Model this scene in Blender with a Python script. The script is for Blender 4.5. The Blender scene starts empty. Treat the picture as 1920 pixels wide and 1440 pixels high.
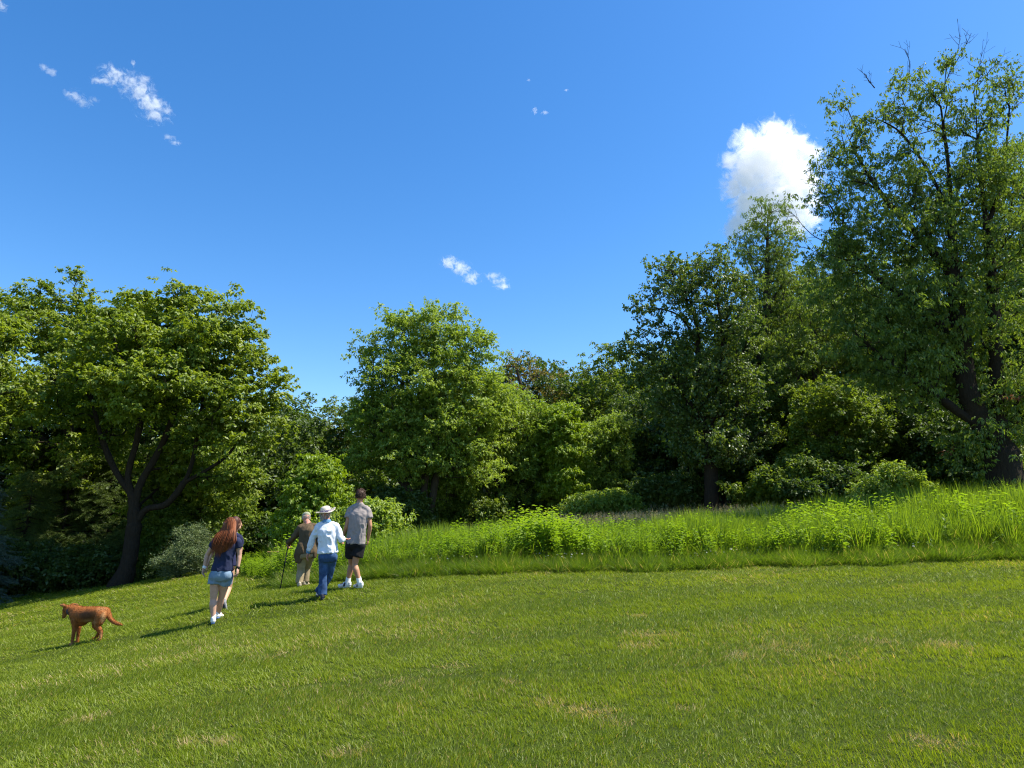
import bpy, math, random
import numpy as np
from mathutils import Vector, Matrix

random.seed(7)
SC = bpy.context.scene
COL = SC.collection
R = math.radians

# ------------------------------------------------------------------ camera, sky, sun, exposure
F_PX, EYE = 1280.0, 1.6
PITCH = math.atan((985 - 720) / F_PX)
SUN_EL, SUN_AZ = R(57), R(3)          # azimuth from +X (the right of the picture) towards +Y (away)

cam_d = bpy.data.cameras.new('camera')
cam_d.sensor_width = 36
cam_d.lens = 36 * F_PX / 1920
cam_d.clip_start = 0.1
cam_d.clip_end = 9000
cam = bpy.data.objects.new('camera', cam_d)
COL.objects.link(cam)
cam.location = (0, 0, EYE)
cam.rotation_euler = (math.pi / 2 + PITCH, 0, 0)
SC.camera = cam

world = bpy.data.worlds.new('World')
SC.world = world
world.use_nodes = True
wn = world.node_tree
bg = wn.nodes['Background']
sky = wn.nodes.new('ShaderNodeTexSky')
sky.sky_type = 'NISHITA'
sky.sun_disc = False
sky.sun_elevation = SUN_EL
sky.sun_rotation = math.pi / 2 - SUN_AZ
sky.altitude = 200
sky.air_density = 1.0
sky.dust_density = 0.35
sky.ozone_density = 2.2
hs = wn.nodes.new('ShaderNodeHueSaturation')
hs.inputs['Hue'].default_value = 0.503
hs.inputs['Saturation'].default_value = 1.33
hs.inputs['Value'].default_value = 1.0
wn.links.new(sky.outputs[0], hs.inputs['Color'])
wn.links.new(hs.outputs[0], bg.inputs['Color'])
bg.inputs['Strength'].default_value = 0.122

sun_d = bpy.data.lights.new('sun', 'SUN')
sun_d.energy = 5.0
sun_d.angle = R(0.5)
sun_d.color = (1.0, 0.925, 0.77)
sun = bpy.data.objects.new('sun', sun_d)
COL.objects.link(sun)
SUN_DIR = Vector((math.cos(SUN_EL) * math.cos(SUN_AZ), math.cos(SUN_EL) * math.sin(SUN_AZ), math.sin(SUN_EL)))
sun.rotation_euler = SUN_DIR.to_track_quat('Z', 'Y').to_euler()
sun.location = (30, 0, 60)

SC.view_settings.view_transform = 'Standard'
SC.view_settings.look = 'None'
SC.view_settings.exposure = 0.95
SC.view_settings.gamma = 1.0
SC.view_settings.use_curve_mapping = False
SC.render.engine = 'CYCLES'
SC.cycles.max_bounces = 7
SC.cycles.diffuse_bounces = 3
SC.cycles.glossy_bounces = 2
SC.cycles.transmission_bounces = 4
SC.cycles.volume_bounces = 8
SC.cycles.transparent_max_bounces = 8
SC.cycles.volume_step_rate = 1.0
SC.cycles.volume_max_steps = 96
SC.cycles.use_denoising = True
SC.cycles.use_adaptive_sampling = False
SC.cycles.adaptive_threshold = 0.02
SC.cycles.denoising_prefilter = 'NONE'
SC.cycles.filter_width = 1.15
SC.cycles.caustics_reflective = False
SC.cycles.caustics_refractive = False
SC.cycles.sample_clamp_indirect = 6

# ------------------------------------------------------------------ helpers
CP, SP_ = math.cos(PITCH), math.sin(PITCH)


def at(px, py, Y):
    """the point of the place that lies Y metres ahead on the sight line of a photograph pixel"""
    u = (px - 960) / F_PX
    v = (720 - py) / F_PX
    d = np.array([u, CP - v * SP_, SP_ + v * CP])
    p = d * Y / d[1]
    return np.array([p[0], p[1], p[2] + EYE])


def sp(t, k=1.0):
    return np.log1p(np.exp(np.clip(np.asarray(t, float) / k, -30, 30))) * k


def ground0(x, y):
    x = np.asarray(x, float)
    y = np.asarray(y, float)
    yy = 30 - sp(30 - y, 3)
    xl = -34 + sp(x + 34, 3)
    g = (0.0465 * yy + 0.0293 * np.clip(x, -60, 60) - 0.1169 * sp(-(xl + 2.6)) + 0.0792 * sp(yy - 14, 1.5)
         + 0.03 * sp(yy - 14, 1.5) * np.tanh(x / 10))
    return g


_fix = [((402, 1172, 11.0), 1.6), ((430, 1135, 12.2), 1.6), ((175, 1203, 11.6), 1.8), ((600, 1127, 12.0), 1.3),
        ((655, 1104, 12.9), 1.5), ((567, 1102, 14.2), 1.8), ((235, 1100, 24.6), 6), ((700, 1090, 13.5), 2),
        ((1300, 1068, 13.4), 3), ((1920, 1050, 13.2), 3), ((0, 1150, 20), 4), ((1890, 988, 19), 4.5),
        ((1335, 992, 26), 5), ((795, 1030, 27), 5), ((0, 1120, 25), 5), ((440, 1064, 24), 4), ((1600, 986, 22.5), 4.5), ((1080, 1014, 26), 5)]
_fp = np.array([at(*a) for a, s in _fix])
_fs = np.array([s for a, s in _fix], float)
_K = np.exp(-((_fp[:, None, 0] - _fp[None, :, 0]) ** 2 + (_fp[:, None, 1] - _fp[None, :, 1]) ** 2) / (2 * _fs[None, :] ** 2))
_w = np.linalg.solve(_K + 0.05 * np.eye(len(_fp)), _fp[:, 2] - ground0(_fp[:, 0], _fp[:, 1]))


def ground(x, y):
    x = np.asarray(x, float)
    y = np.asarray(y, float)
    g = ground0(x, y)
    for i in range(len(_fp)):
        g = g + _w[i] * np.exp(-((x - _fp[i, 0]) ** 2 + (y - _fp[i, 1]) ** 2) / (2 * _fs[i] ** 2))
    return g


def gz(x, y):
    return float(ground(x, y))


def tag(o, label=None, cat=None, group=None, kind=None):
    if label: o['label'] = label
    if cat: o['category'] = cat
    if group: o['group'] = group
    if kind: o['kind'] = kind
    return o


def empty(name, loc, label, cat, group=None):
    o = bpy.data.objects.new(name, None)
    COL.objects.link(o)
    o.location = loc
    o.empty_display_size = 0.2
    bpy.context.view_layer.update()
    return tag(o, label, cat, group)


def np_mesh(name, V, Fq=None, Ft=None, smooth=False):
    """mesh from numpy arrays of quads and/or triangles"""
    V = np.asarray(V, np.float32)
    me = bpy.data.meshes.new(name)
    polys = []
    n4 = 0 if Fq is None else len(Fq)
    n3 = 0 if Ft is None else len(Ft)
    me.vertices.add(len(V))
    me.vertices.foreach_set('co', V.ravel())
    if n4 + n3:
        idx = np.concatenate([np.asarray(a, np.int32).ravel() for a in (Fq, Ft) if a is not None and len(a)])
        start = np.concatenate([np.arange(n4) * 4, n4 * 4 + np.arange(n3) * 3]).astype(np.int32)
        me.loops.add(len(idx))
        me.loops.foreach_set('vertex_index', idx)
        me.polygons.add(n4 + n3)
        me.polygons.foreach_set('loop_start', start)
        me.update(calc_edges=True)
        if smooth:
            me.polygons.foreach_set('use_smooth', np.ones(n4 + n3, bool))
    return me


def obj(name, me, mat=None, parent=None, world_space=True):
    o = bpy.data.objects.new(name, me)
    COL.objects.link(o)
    if mat is not None:
        me.materials.clear()
        me.materials.append(mat)
    if parent is not None:
        o.parent = parent
        if world_space:
            o.matrix_parent_inverse = parent.matrix_world.inverted()
    return o


def fattr(me, name, vals, domain='POINT'):
    a = me.attributes.new(name, 'FLOAT', domain)
    a.data.foreach_set('value', np.asarray(vals, np.float32))


def vattr(me, name, vals):
    a = me.attributes.new(name, 'FLOAT_VECTOR', 'POINT')
    a.data.foreach_set('vector', np.asarray(vals, np.float32).ravel())


# ---- tiny value-noise for scripts (smooth 2D/3D)
_perm = np.random.default_rng(3).random((64, 64, 64))


def vnoise(p, s=1.0):
    p = np.asarray(p, float) / s
    if p.shape[-1] == 2:
        p = np.concatenate([p, np.zeros(p.shape[:-1] + (1,))], -1)
    i = np.floor(p).astype(int)
    f = p - i
    f = f * f * (3 - 2 * f)
    out = 0
    for dx in (0, 1):
        for dy in (0, 1):
            for dz in (0, 1):
                w = ((f[..., 0] if dx else 1 - f[..., 0]) * (f[..., 1] if dy else 1 - f[..., 1]) * (f[..., 2] if dz else 1 - f[..., 2]))
                out = out + w * _perm[(i[..., 0] + dx) % 64, (i[..., 1] + dy) % 64, (i[..., 2] + dz) % 64]
    return out


# ------------------------------------------------------------------ materials
def new_mat(name):
    m = bpy.data.materials.new(name)
    m.use_nodes = True
    n = m.node_tree
    n.nodes.clear()
    out = n.nodes.new('ShaderNodeOutputMaterial')
    return m, n, out


def node(n, t, **kw):
    x = n.nodes.new(t)
    for k, v in kw.items():
        if k.startswith('i_'):
            x.inputs[k[2:]].default_value = v
        else:
            setattr(x, k, v)
    return x


def rgb(c):
    return (c[0], c[1], c[2], 1.0)


def leaf_mat(name, dark, light, trans, tmix=0.42, gloss=0.025, rough=0.5, rust=None, rust_at=0.03):
    """two-sided leaf: reflects, lets light through, has a faint sheen; colour varies by leaf and by twig"""
    m, n, out = new_mat(name)
    L = n.links
    at_t = node(n, 'ShaderNodeAttribute', attribute_type='INSTANCER', attribute_name='tint')
    at_l = node(n, 'ShaderNodeAttribute', attribute_type='GEOMETRY', attribute_name='lv')
    mul = node(n, 'ShaderNodeMath', operation='MULTIPLY')
    mul.inputs[1].default_value = 0.55
    L.new(at_t.outputs['Fac'], mul.inputs[0])
    mad = node(n, 'ShaderNodeMath', operation='MULTIPLY_ADD')
    mad.inputs[1].default_value = 0.5
    L.new(at_l.outputs['Fac'], mad.inputs[0])
    L.new(mul.outputs[0], mad.inputs[2])
    mix = node(n, 'ShaderNodeMix', data_type='RGBA')
    mix.inputs[6].default_value = rgb(dark)
    mix.inputs[7].default_value = rgb(light)
    L.new(mad.outputs[0], mix.inputs[0])
    col = mix.outputs[2]
    tmx = node(n, 'ShaderNodeMix', data_type='RGBA', blend_type='MULTIPLY')
    tmx.inputs[0].default_value = 1.0
    L.new(col, tmx.inputs[6])
    k = [trans[i] / max(1e-3, 0.5 * (dark[i] + light[i])) for i in range(3)]
    tmx.inputs[7].default_value = rgb(k)
    tcol = tmx.outputs[2]
    if rust is not None:
        lt = node(n, 'ShaderNodeMath', operation='LESS_THAN')
        lt.inputs[1].default_value = rust_at
        L.new(at_t.outputs['Fac'], lt.inputs[0])
        outs = []
        for c in (col, tcol):
            mr = node(n, 'ShaderNodeMix', data_type='RGBA')
            L.new(lt.outputs[0], mr.inputs[0])
            L.new(c, mr.inputs[6])
            mr.inputs[7].default_value = rgb(rust)
            outs.append(mr.outputs[2])
        col, tcol = outs
    d = node(n, 'ShaderNodeBsdfDiffuse')
    t = node(n, 'ShaderNodeBsdfTranslucent')
    g = node(n, 'ShaderNodeBsdfGlossy', i_Roughness=rough)
    g.inputs['Color'].default_value = (0.9, 0.95, 1, 1)
    L.new(col, d.inputs['Color'])
    L.new(tcol, t.inputs['Color'])
    m1 = node(n, 'ShaderNodeMixShader', i_Fac=tmix)
    L.new(d.outputs[0], m1.inputs[1])
    L.new(t.outputs[0], m1.inputs[2])
    m2 = node(n, 'ShaderNodeMixShader', i_Fac=gloss)
    L.new(m1.outputs[0], m2.inputs[1])
    L.new(g.outputs[0], m2.inputs[2])
    L.new(m2.outputs[0], out.inputs['Surface'])
    return m


def solid_mat(name, col, rough=0.7, var=0.15, scale=8.0, bump=0.0, bscale=60.0, spec=0.3, col2=None, sheen=0.0, coat=None, stretch=None, trans=0.0):
    m, n, out = new_mat(name)
    L = n.links
    b = node(n, 'ShaderNodeBsdfPrincipled', i_Roughness=rough)
    b.inputs['Specular IOR Level'].default_value = spec
    b.inputs['Sheen Weight'].default_value = sheen
    tc = node(n, 'ShaderNodeTexCoord')
    src = tc.outputs['Object']
    if stretch:
        mp = node(n, 'ShaderNodeMapping')
        mp.inputs['Scale'].default_value = stretch
        L.new(src, mp.inputs['Vector'])
        src = mp.outputs[0]
    nz = node(n, 'ShaderNodeTexNoise', i_Scale=scale, i_Detail=5.0)
    L.new(src, nz.inputs['Vector'])
    mix = node(n, 'ShaderNodeMix', data_type='RGBA')
    c2 = col2 or [min(1, c * (1 + var)) for c in col]
    c1 = col if col2 else [c * (1 - var) for c in col]
    mix.inputs[6].default_value = rgb(c1)
    mix.inputs[7].default_value = rgb(c2)
    mr = node(n, 'ShaderNodeMapRange')
    mr.inputs['From Min'].default_value = 0.35
    mr.inputs['From Max'].default_value = 0.65
    L.new(nz.outputs['Fac'], mr.inputs['Value'])
    L.new(mr.outputs[0], mix.inputs[0])
    L.new(mix.outputs[2], b.inputs['Base Color'])
    if bump:
        nb = node(n, 'ShaderNodeTexNoise', i_Scale=bscale, i_Detail=4.0)
        L.new(src, nb.inputs['Vector'])
        bp = node(n, 'ShaderNodeBump', i_Strength=bump, i_Distance=0.02)
        L.new(nb.outputs['Fac'], bp.inputs['Height'])
        L.new(bp.outputs[0], b.inputs['Normal'])
    L.new(b.outputs[0], out.inputs['Surface'])
    return m


def bark_mat(name, c1, c2):
    m, n, out = new_mat(name)
    L = n.links
    tc = node(n, 'ShaderNodeTexCoord')
    mp = node(n, 'ShaderNodeMapping')
    mp.inputs['Scale'].default_value = (7, 7, 1.3)
    L.new(tc.outputs['Object'], mp.inputs['Vector'])
    nz = node(n, 'ShaderNodeTexNoise', i_Scale=3.0, i_Detail=8.0, i_Roughness=0.7)
    L.new(mp.outputs[0], nz.inputs['Vector'])
    mix = node(n, 'ShaderNodeMix', data_type='RGBA')
    mix.inputs[6].default_value = rgb(c1)
    mix.inputs[7].default_value = rgb(c2)
    L.new(nz.outputs['Fac'], mix.inputs[0])
    b = node(n, 'ShaderNodeBsdfPrincipled', i_Roughness=0.95)
    b.inputs['Specular IOR Level'].default_value = 0.1
    bp = node(n, 'ShaderNodeBump', i_Strength=1.0, i_Distance=0.09)
    L.new(nz.outputs['Fac'], bp.inputs['Height'])
    L.new(mix.outputs[2], b.inputs['Base Color'])
    L.new(bp.outputs[0], b.inputs['Normal'])
    L.new(b.outputs[0], out.inputs['Surface'])
    return m


M = {}
M['maple'] = leaf_mat('maple_leaf', (0.096, 0.154, 0.014), (0.218, 0.276, 0.025), (0.282, 0.382, 0.017), rust=(0.16, 0.10, 0.03), rust_at=0.012)
M['bright'] = leaf_mat('bright_leaf', (0.125, 0.205, 0.028), (0.27, 0.35, 0.05), (0.33, 0.46, 0.03))
M['vine'] = leaf_mat('vine_leaf', (0.12, 0.19, 0.010), (0.26, 0.36, 0.02), (0.32, 0.46, 0.012))
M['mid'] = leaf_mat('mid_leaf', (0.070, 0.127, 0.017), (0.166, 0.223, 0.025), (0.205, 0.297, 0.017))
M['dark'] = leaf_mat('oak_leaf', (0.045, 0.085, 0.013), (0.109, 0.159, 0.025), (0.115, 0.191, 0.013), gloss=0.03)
M['cotton'] = leaf_mat('cottonwood_leaf', (0.051, 0.101, 0.015), (0.141, 0.191, 0.030), (0.166, 0.254, 0.017), gloss=0.035, rough=0.45)
M['elder'] = leaf_mat('boxelder_leaf', (0.065, 0.12, 0.018), (0.20, 0.26, 0.04), (0.22, 0.32, 0.022), rust=(0.20, 0.085, 0.035), rust_at=0.022)
M['olive'] = leaf_mat('olive_leaf', (0.166, 0.138, 0.025), (0.320, 0.244, 0.043), (0.358, 0.276, 0.030))
M['silver'] = leaf_mat('silver_leaf', (0.10, 0.15, 0.055), (0.19, 0.24, 0.10), (0.16, 0.22, 0.06))
M['spruce'] = leaf_mat('spruce_needle', (0.045, 0.085, 0.013), (0.128, 0.180, 0.025), (0.115, 0.170, 0.017), tmix=0.3)
M['bluespruce'] = leaf_mat('blue_spruce_needle', (0.05, 0.09, 0.06), (0.13, 0.18, 0.13), (0.08, 0.12, 0.07), tmix=0.2)
M['bark'] = bark_mat('grey_bark', (0.03, 0.024, 0.017), (0.10, 0.08, 0.058))
M['darkbark'] = bark_mat('dark_bark', (0.018, 0.014, 0.010), (0.065, 0.05, 0.036))


def grass_mat(name, dark, light, trans, dry, tmix=0.4, gloss=0.06, dry_attr=True, lighttip=None, hue_scale=0.5, noise_amt=0.5):
    """grass blade coloured by blade (lv), by its height on the blade (hv) and by slow drifts over the field"""
    m, n, out = new_mat(name)
    L = n.links
    a_l = node(n, 'ShaderNodeAttribute', attribute_type='GEOMETRY', attribute_name='lv')
    a_d = node(n, 'ShaderNodeAttribute', attribute_type='INSTANCER', attribute_name='dry')
    a_t = node(n, 'ShaderNodeAttribute', attribute_type='INSTANCER', attribute_name='tint')
    mad = node(n, 'ShaderNodeMath', operation='MULTIPLY_ADD')
    mad.inputs[1].default_value = 0.5
    L.new(a_l.outputs['Fac'], mad.inputs[0])
    mu = node(n, 'ShaderNodeMath', operation='MULTIPLY')
    mu.inputs[1].default_value = 0.5
    L.new(a_t.outputs['Fac'], mu.inputs[0])
    L.new(mu.outputs[0], mad.inputs[2])
    mix = node(n, 'ShaderNodeMix', data_type='RGBA')
    mix.inputs[6].default_value = rgb(dark)
    mix.inputs[7].default_value = rgb(light)
    L.new(mad.outputs[0], mix.inputs[0])
    # dry blades: a blade is dry when its own number lies under the tuft's dryness
    lt = node(n, 'ShaderNodeMath', operation='LESS_THAN')
    a_r = node(n, 'ShaderNodeAttribute', attribute_type='GEOMETRY', attribute_name='dv')
    L.new(a_r.outputs['Fac'], lt.inputs[0])
    L.new(a_d.outputs['Fac'], lt.inputs[1])
    md = node(n, 'ShaderNodeMix', data_type='RGBA')
    L.new(lt.outputs[0], md.inputs[0])
    L.new(mix.outputs[2], md.inputs[6])
    md.inputs[7].default_value = rgb(dry)
    tm = node(n, 'ShaderNodeMix', data_type='RGBA', blend_type='MULTIPLY')
    tm.inputs[0].default_value = 1.0
    L.new(md.outputs[2], tm.inputs[6])
    tm.inputs[7].default_value = rgb([trans[i] / max(1e-3, .5 * (dark[i] + light[i])) for i in range(3)])
    d = node(n, 'ShaderNodeBsdfDiffuse')
    t = node(n, 'ShaderNodeBsdfTranslucent')
    g = node(n, 'ShaderNodeBsdfGlossy', i_Roughness=0.5)
    g.inputs['Color'].default_value = (1, 1, 1, 1)
    L.new(md.outputs[2], d.inputs['Color'])
    L.new(tm.outputs[2], t.inputs['Color'])
    m1 = node(n, 'ShaderNodeMixShader', i_Fac=tmix)
    L.new(d.outputs[0], m1.inputs[1])
    L.new(t.outputs[0], m1.inputs[2])
    m2 = node(n, 'ShaderNodeMixShader', i_Fac=gloss)
    L.new(m1.outputs[0], m2.inputs[1])
    L.new(g.outputs[0], m2.inputs[2])
    L.new(m2.outputs[0], out.inputs['Surface'])
    return m


M['lawn'] = grass_mat('mown_grass_blade', (0.072, 0.125, 0.006), (0.235, 0.295, 0.018), (0.27, 0.36, 0.008), (0.42, 0.32, 0.16), gloss=0.02)
M['tall'] = grass_mat('tall_grass_blade', (0.065, 0.13, 0.010), (0.21, 0.30, 0.020), (0.28, 0.42, 0.012), (0.38, 0.31, 0.14), tmix=0.5, gloss=0.02)
M['rim'] = grass_mat('edge_grass_blade', (0.055, 0.115, 0.009), (0.16, 0.24, 0.016), (0.20, 0.32, 0.010), (0.38, 0.31, 0.14), tmix=0.45, gloss=0.02)
M['seed'] = grass_mat('seed_head', (0.40, 0.30, 0.18), (0.62, 0.49, 0.32), (0.36, 0.30, 0.20), (0.4, 0.33, 0.22), tmix=0.3, gloss=0.02)
M['stemgrass'] = grass_mat('seed_stem', (0.12, 0.18, 0.018), (0.24, 0.30, 0.035), (0.27, 0.36, 0.02), (0.36, 0.30, 0.17), tmix=0.45, gloss=.01)
M['weed'] = leaf_mat('weed_leaf', (0.065, 0.13, 0.012), (0.20, 0.29, 0.02), (0.24, 0.40, 0.012), tmix=0.45, gloss=0.02)
M['flower'] = solid_mat('white_clover', (0.75, 0.75, 0.68), rough=0.8, var=0.05)
M['yellow'] = solid_mat('yellow_petal', (0.85, 0.55, 0.02), rough=0.8, var=0.05)


def soil_mat():
    m, n, out = new_mat('lawn_ground')
    L = n.links
    geo = node(n, 'ShaderNodeNewGeometry')
    nz = node(n, 'ShaderNodeTexNoise', i_Scale=1.3, i_Detail=6.0)
    nf = node(n, 'ShaderNodeTexNoise', i_Scale=38.0, i_Detail=4.0)
    L.new(geo.outputs['Position'], nz.inputs['Vector'])
    L.new(geo.outputs['Position'], nf.inputs['Vector'])
    mix = node(n, 'ShaderNodeMix', data_type='RGBA')
    mix.inputs[6].default_value = (0.028, 0.055, 0.008, 1)
    mix.inputs[7].default_value = (0.05, 0.08, 0.013, 1)
    L.new(nz.outputs['Fac'], mix.inputs[0])
    mx2 = node(n, 'ShaderNodeMix', data_type='RGBA')
    L.new(nf.outputs['Fac'], mx2.inputs[0])
    L.new(mix.outputs[2], mx2.inputs[6])
    mx2.inputs[7].default_value = (0.04, 0.042, 0.016, 1)
    b = node(n, 'ShaderNodeBsdfPrincipled', i_Roughness=1.0)
    b.inputs['Specular IOR Level'].default_value = 0.0
    bp = node(n, 'ShaderNodeBump', i_Strength=0.6, i_Distance=0.02)
    L.new(nf.outputs['Fac'], bp.inputs['Height'])
    L.new(bp.outputs[0], b.inputs['Normal'])
    L.new(mx2.outputs[2], b.inputs['Base Color'])
    L.new(b.outputs[0], out.inputs['Surface'])
    return m


M['soil'] = soil_mat()

# ------------------------------------------------------------------ scattering of leaf twigs and grass tufts
_src_cache = {}


def source(me):
    """unlinked carrier object for a twig or tuft mesh"""
    if me.name not in _src_cache:
        _src_cache[me.name] = bpy.data.objects.new(me.name, me)
    return _src_cache[me.name]


_tree_cache = {}


def scatter_group(sources):
    key = tuple(s.name for s in sources)
    if key in _tree_cache:
        return _tree_cache[key]
    g = bpy.data.node_groups.new('scatter', 'GeometryNodeTree')
    g.interface.new_socket('Geometry', in_out='INPUT', socket_type='NodeSocketGeometry')
    g.interface.new_socket('Geometry', in_out='OUTPUT', socket_type='NodeSocketGeometry')
    N, L = g.nodes, g.links
    gi, go = N.new('NodeGroupInput'), N.new('NodeGroupOutput')
    iop = N.new('GeometryNodeInstanceOnPoints')
    L.new(gi.outputs[0], iop.inputs['Points'])
    if len(sources) > 1:
        j = N.new('GeometryNodeJoinGeometry')
        for s in sources:
            oi = N.new('GeometryNodeObjectInfo')
            oi.inputs['Object'].default_value = source(s)
            gi2 = N.new('GeometryNodeGeometryToInstance')
            L.new(oi.outputs['Geometry'], gi2.inputs[0])
            L.new(gi2.outputs[0], j.inputs[0])
        L.new(j.outputs[0], iop.inputs['Instance'])
        iop.inputs['Pick Instance'].default_value = True
        ai = N.new('GeometryNodeInputNamedAttribute')
        ai.data_type = 'INT'
        ai.inputs['Name'].default_value = 'pick'
        L.new(ai.outputs['Attribute'], iop.inputs['Instance Index'])
    else:
        oi = N.new('GeometryNodeObjectInfo')
        oi.inputs['Object'].default_value = source(sources[0])
        L.new(oi.outputs['Geometry'], iop.inputs['Instance'])
    ar = N.new('GeometryNodeInputNamedAttribute')
    ar.data_type = 'FLOAT_VECTOR'
    ar.inputs['Name'].default_value = 'rot'
    er = N.new('FunctionNodeEulerToRotation')
    L.new(ar.outputs['Attribute'], er.inputs[0])
    L.new(er.outputs[0], iop.inputs['Rotation'])
    a_s = N.new('GeometryNodeInputNamedAttribute')
    a_s.data_type = 'FLOAT_VECTOR'
    a_s.inputs['Name'].default_value = 'scl'
    L.new(a_s.outputs['Attribute'], iop.inputs['Scale'])
    L.new(iop.outputs[0], go.inputs[0])
    _tree_cache[key] = g
    return g


def scatter(name, pts, rot, scl, sources, mat, parent=None, attrs=None, rng=None, crown=False):
    me = np_mesh(name, pts)
    n = len(pts)
    scl = np.asarray(scl, float)
    if scl.ndim == 1:
        scl = np.repeat(scl[:, None], 3, 1)
    vattr(me, 'rot', rot)
    vattr(me, 'scl', scl)
    pk = me.attributes.new('pick', 'INT', 'POINT')
    pk.data.foreach_set('value', (rng or np.random.default_rng(n)).integers(0, len(sources), n).astype(np.int32))
    for k, v in (attrs or {}).items():
        fattr(me, k, v)
    o = obj(name, me, mat, parent)
    md = o.modifiers.new('scatter', 'NODES')
    md.node_group = scatter_group(sources)
    if crown:
        o.matrix_parent_inverse = Matrix()
        o['kind'] = 'stuff'
    return o


# ---- twig and tuft meshes
def leaf_twig(name, seed, mat, n=42, Rr=0.34, flat=0.55, ln=0.095, wd=0.06, droop=0.35, tilt=0.7, lobed=False):
    """a spray of separate leaves round the end of a twig, each folded along its midrib"""
    g = np.random.default_rng(seed)
    nt = max(4, n // 7)
    ta = g.uniform(0, 2 * np.pi, nt)
    tu = g.uniform(-0.5, 0.9, nt) * flat
    k = g.integers(0, nt, n)
    s = np.sqrt(g.uniform(0.04, 1, n))
    dirs = np.stack([np.cos(ta), np.sin(ta), tu], 1)[k]
    c = dirs * (s * Rr)[:, None] + g.normal(0, 0.045, (n, 3)) * (Rr / .34)
    az = np.arctan2(dirs[:, 1], dirs[:, 0]) + g.normal(0, 0.9, n)
    el = g.normal(-droop, 0.4, n)
    ax = np.stack([np.cos(az) * np.cos(el), np.sin(az) * np.cos(el), np.sin(el)], 1)
    side = np.cross(ax, np.array([0, 0, 1.0]))
    side /= np.linalg.norm(side, axis=1)[:, None] + 1e-9
    up = np.cross(side, ax)
    ro = g.normal(0, tilt, n)
    s2 = side * np.cos(ro)[:, None] + up * np.sin(ro)[:, None]
    u2 = np.cross(s2, ax)
    L_ = ln * g.uniform(0.65, 1.25, n)[:, None]
    W_ = wd * g.uniform(0.7, 1.2, n)[:, None] * 0.5
    b = c
    tip = c + ax * L_ - np.array([0, 0, 1]) * L_ * 0.12
    m1 = c + ax * L_ * 0.45
    l = m1 + s2 * W_ + u2 * W_ * 0.35
    r = m1 - s2 * W_ + u2 * W_ * 0.35
    V = np.stack([b, l, tip, r], 1).reshape(-1, 3)
    i = np.arange(n)[:, None] * 4
    T = np.concatenate([i + [0, 1, 2], i + [0, 2, 3]], 0)
    me = np_mesh(name, V, None, T)
    fattr(me, 'lv', np.repeat(g.uniform(0, 1, n), 4))
    me.materials.append(mat)
    return me


def needle_spray(name, seed, mat, length=0.55, n=90):
    """flat drooping conifer spray: side shoots set with short needles"""
    g = np.random.default_rng(seed)
    V, T, lv = [], [], []
    shoots = [(np.array([0, 0, 0.]), np.array([1, 0, -0.15]), length)]
    for k in range(7):
        t = (k + 0.6) / 8
        for sgn in (-1, 1):
            shoots.append((np.array([length * t, 0, -0.15 * length * t]), np.array([0.75, sgn * 0.65, -0.3 + g.normal(0, .1)]), length * 0.45 * (1.1 - t)))
    for o, d, ln in shoots:
        d = d / np.linalg.norm(d)
        m = max(6, int(n * ln / length * 0.5))
        for q in range(m):
            t = q / m
            p = o + d * ln * t
            a = g.uniform(0, 2 * np.pi)
            s = np.cross(d, [0, 0, 1.0])
            s /= np.linalg.norm(s)
            u = np.cross(s, d)
            nd = d * 0.9 + (s * np.cos(a) + u * np.sin(a)) * 0.8
            nd /= np.linalg.norm(nd)
            w = np.cross(nd, g.normal(0, 1, 3))
            w /= np.linalg.norm(w) + 1e-9
            L_ = 0.045 * g.uniform(.8, 1.3)
            i = len(V)
            V += [p + w * 0.0045, p - w * 0.0045, p + nd * L_]
            T.append([i, i + 1, i + 2])
            lv += [g.uniform()] * 3
    me = np_mesh(name, V, None, T)
    fattr(me, 'lv', lv)
    me.materials.append(mat)
    return me


def tuft(name, seed, mat, n=40, rad=0.08, h=(0.035, 0.065), w=0.0035, segs=2, lean=(0.0, 0.0), spread=0.5, curve=0.4, base_dark=True):
    """bundle of curved, tapering blades"""
    g = np.random.default_rng(seed)
    V, Q, T, lv, dv = [], [], [], [], []
    for b in range(n):
        a = g.uniform(0, 2 * np.pi)
        r = rad * math.sqrt(g.uniform())
        p = np.array([r * math.cos(a), r * math.sin(a), -0.01])
        H = g.uniform(*h)
        d = np.array([lean[0] + g.normal(0, spread), lean[1] + g.normal(0, spread), 1.0])
        d /= np.linalg.norm(d)
        fa = g.uniform(0, 2 * np.pi)
        sd = np.array([math.cos(fa), math.sin(fa), 0]) * w * g.uniform(0.7, 1.3) * 0.5
        bend = np.array([d[0], d[1], 0]) * curve + np.array([g.normal(0, .12), g.normal(0, .12), 0])
        i0 = len(V)
        for s in range(segs + 1):
            t = s / segs
            c = p + d * H * t + bend * H * t * t - np.array([0, 0, 1]) * H * 0.28 * curve * t * t
            if s < segs:
                k = 1 - 0.55 * t * t
                V += [c - sd * k, c + sd * k]
            else:
                V.append(c)
        for s in range(segs - 1):
            q = i0 + 2 * s
            Q.append([q, q + 1, q + 3, q + 2])
        q = i0 + 2 * (segs - 1)
        T.append([q, q + 1, q + 2])
        l_, d_ = g.uniform(), g.uniform()
        lv += [l_] * (2 * segs + 1)
        dv += [d_] * (2 * segs + 1)
    me = np_mesh(name, V, Q if Q else None, T)
    fattr(me, 'lv', lv)
    fattr(me, 'dv', dv)
    me.materials.append(mat)
    return me


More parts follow.
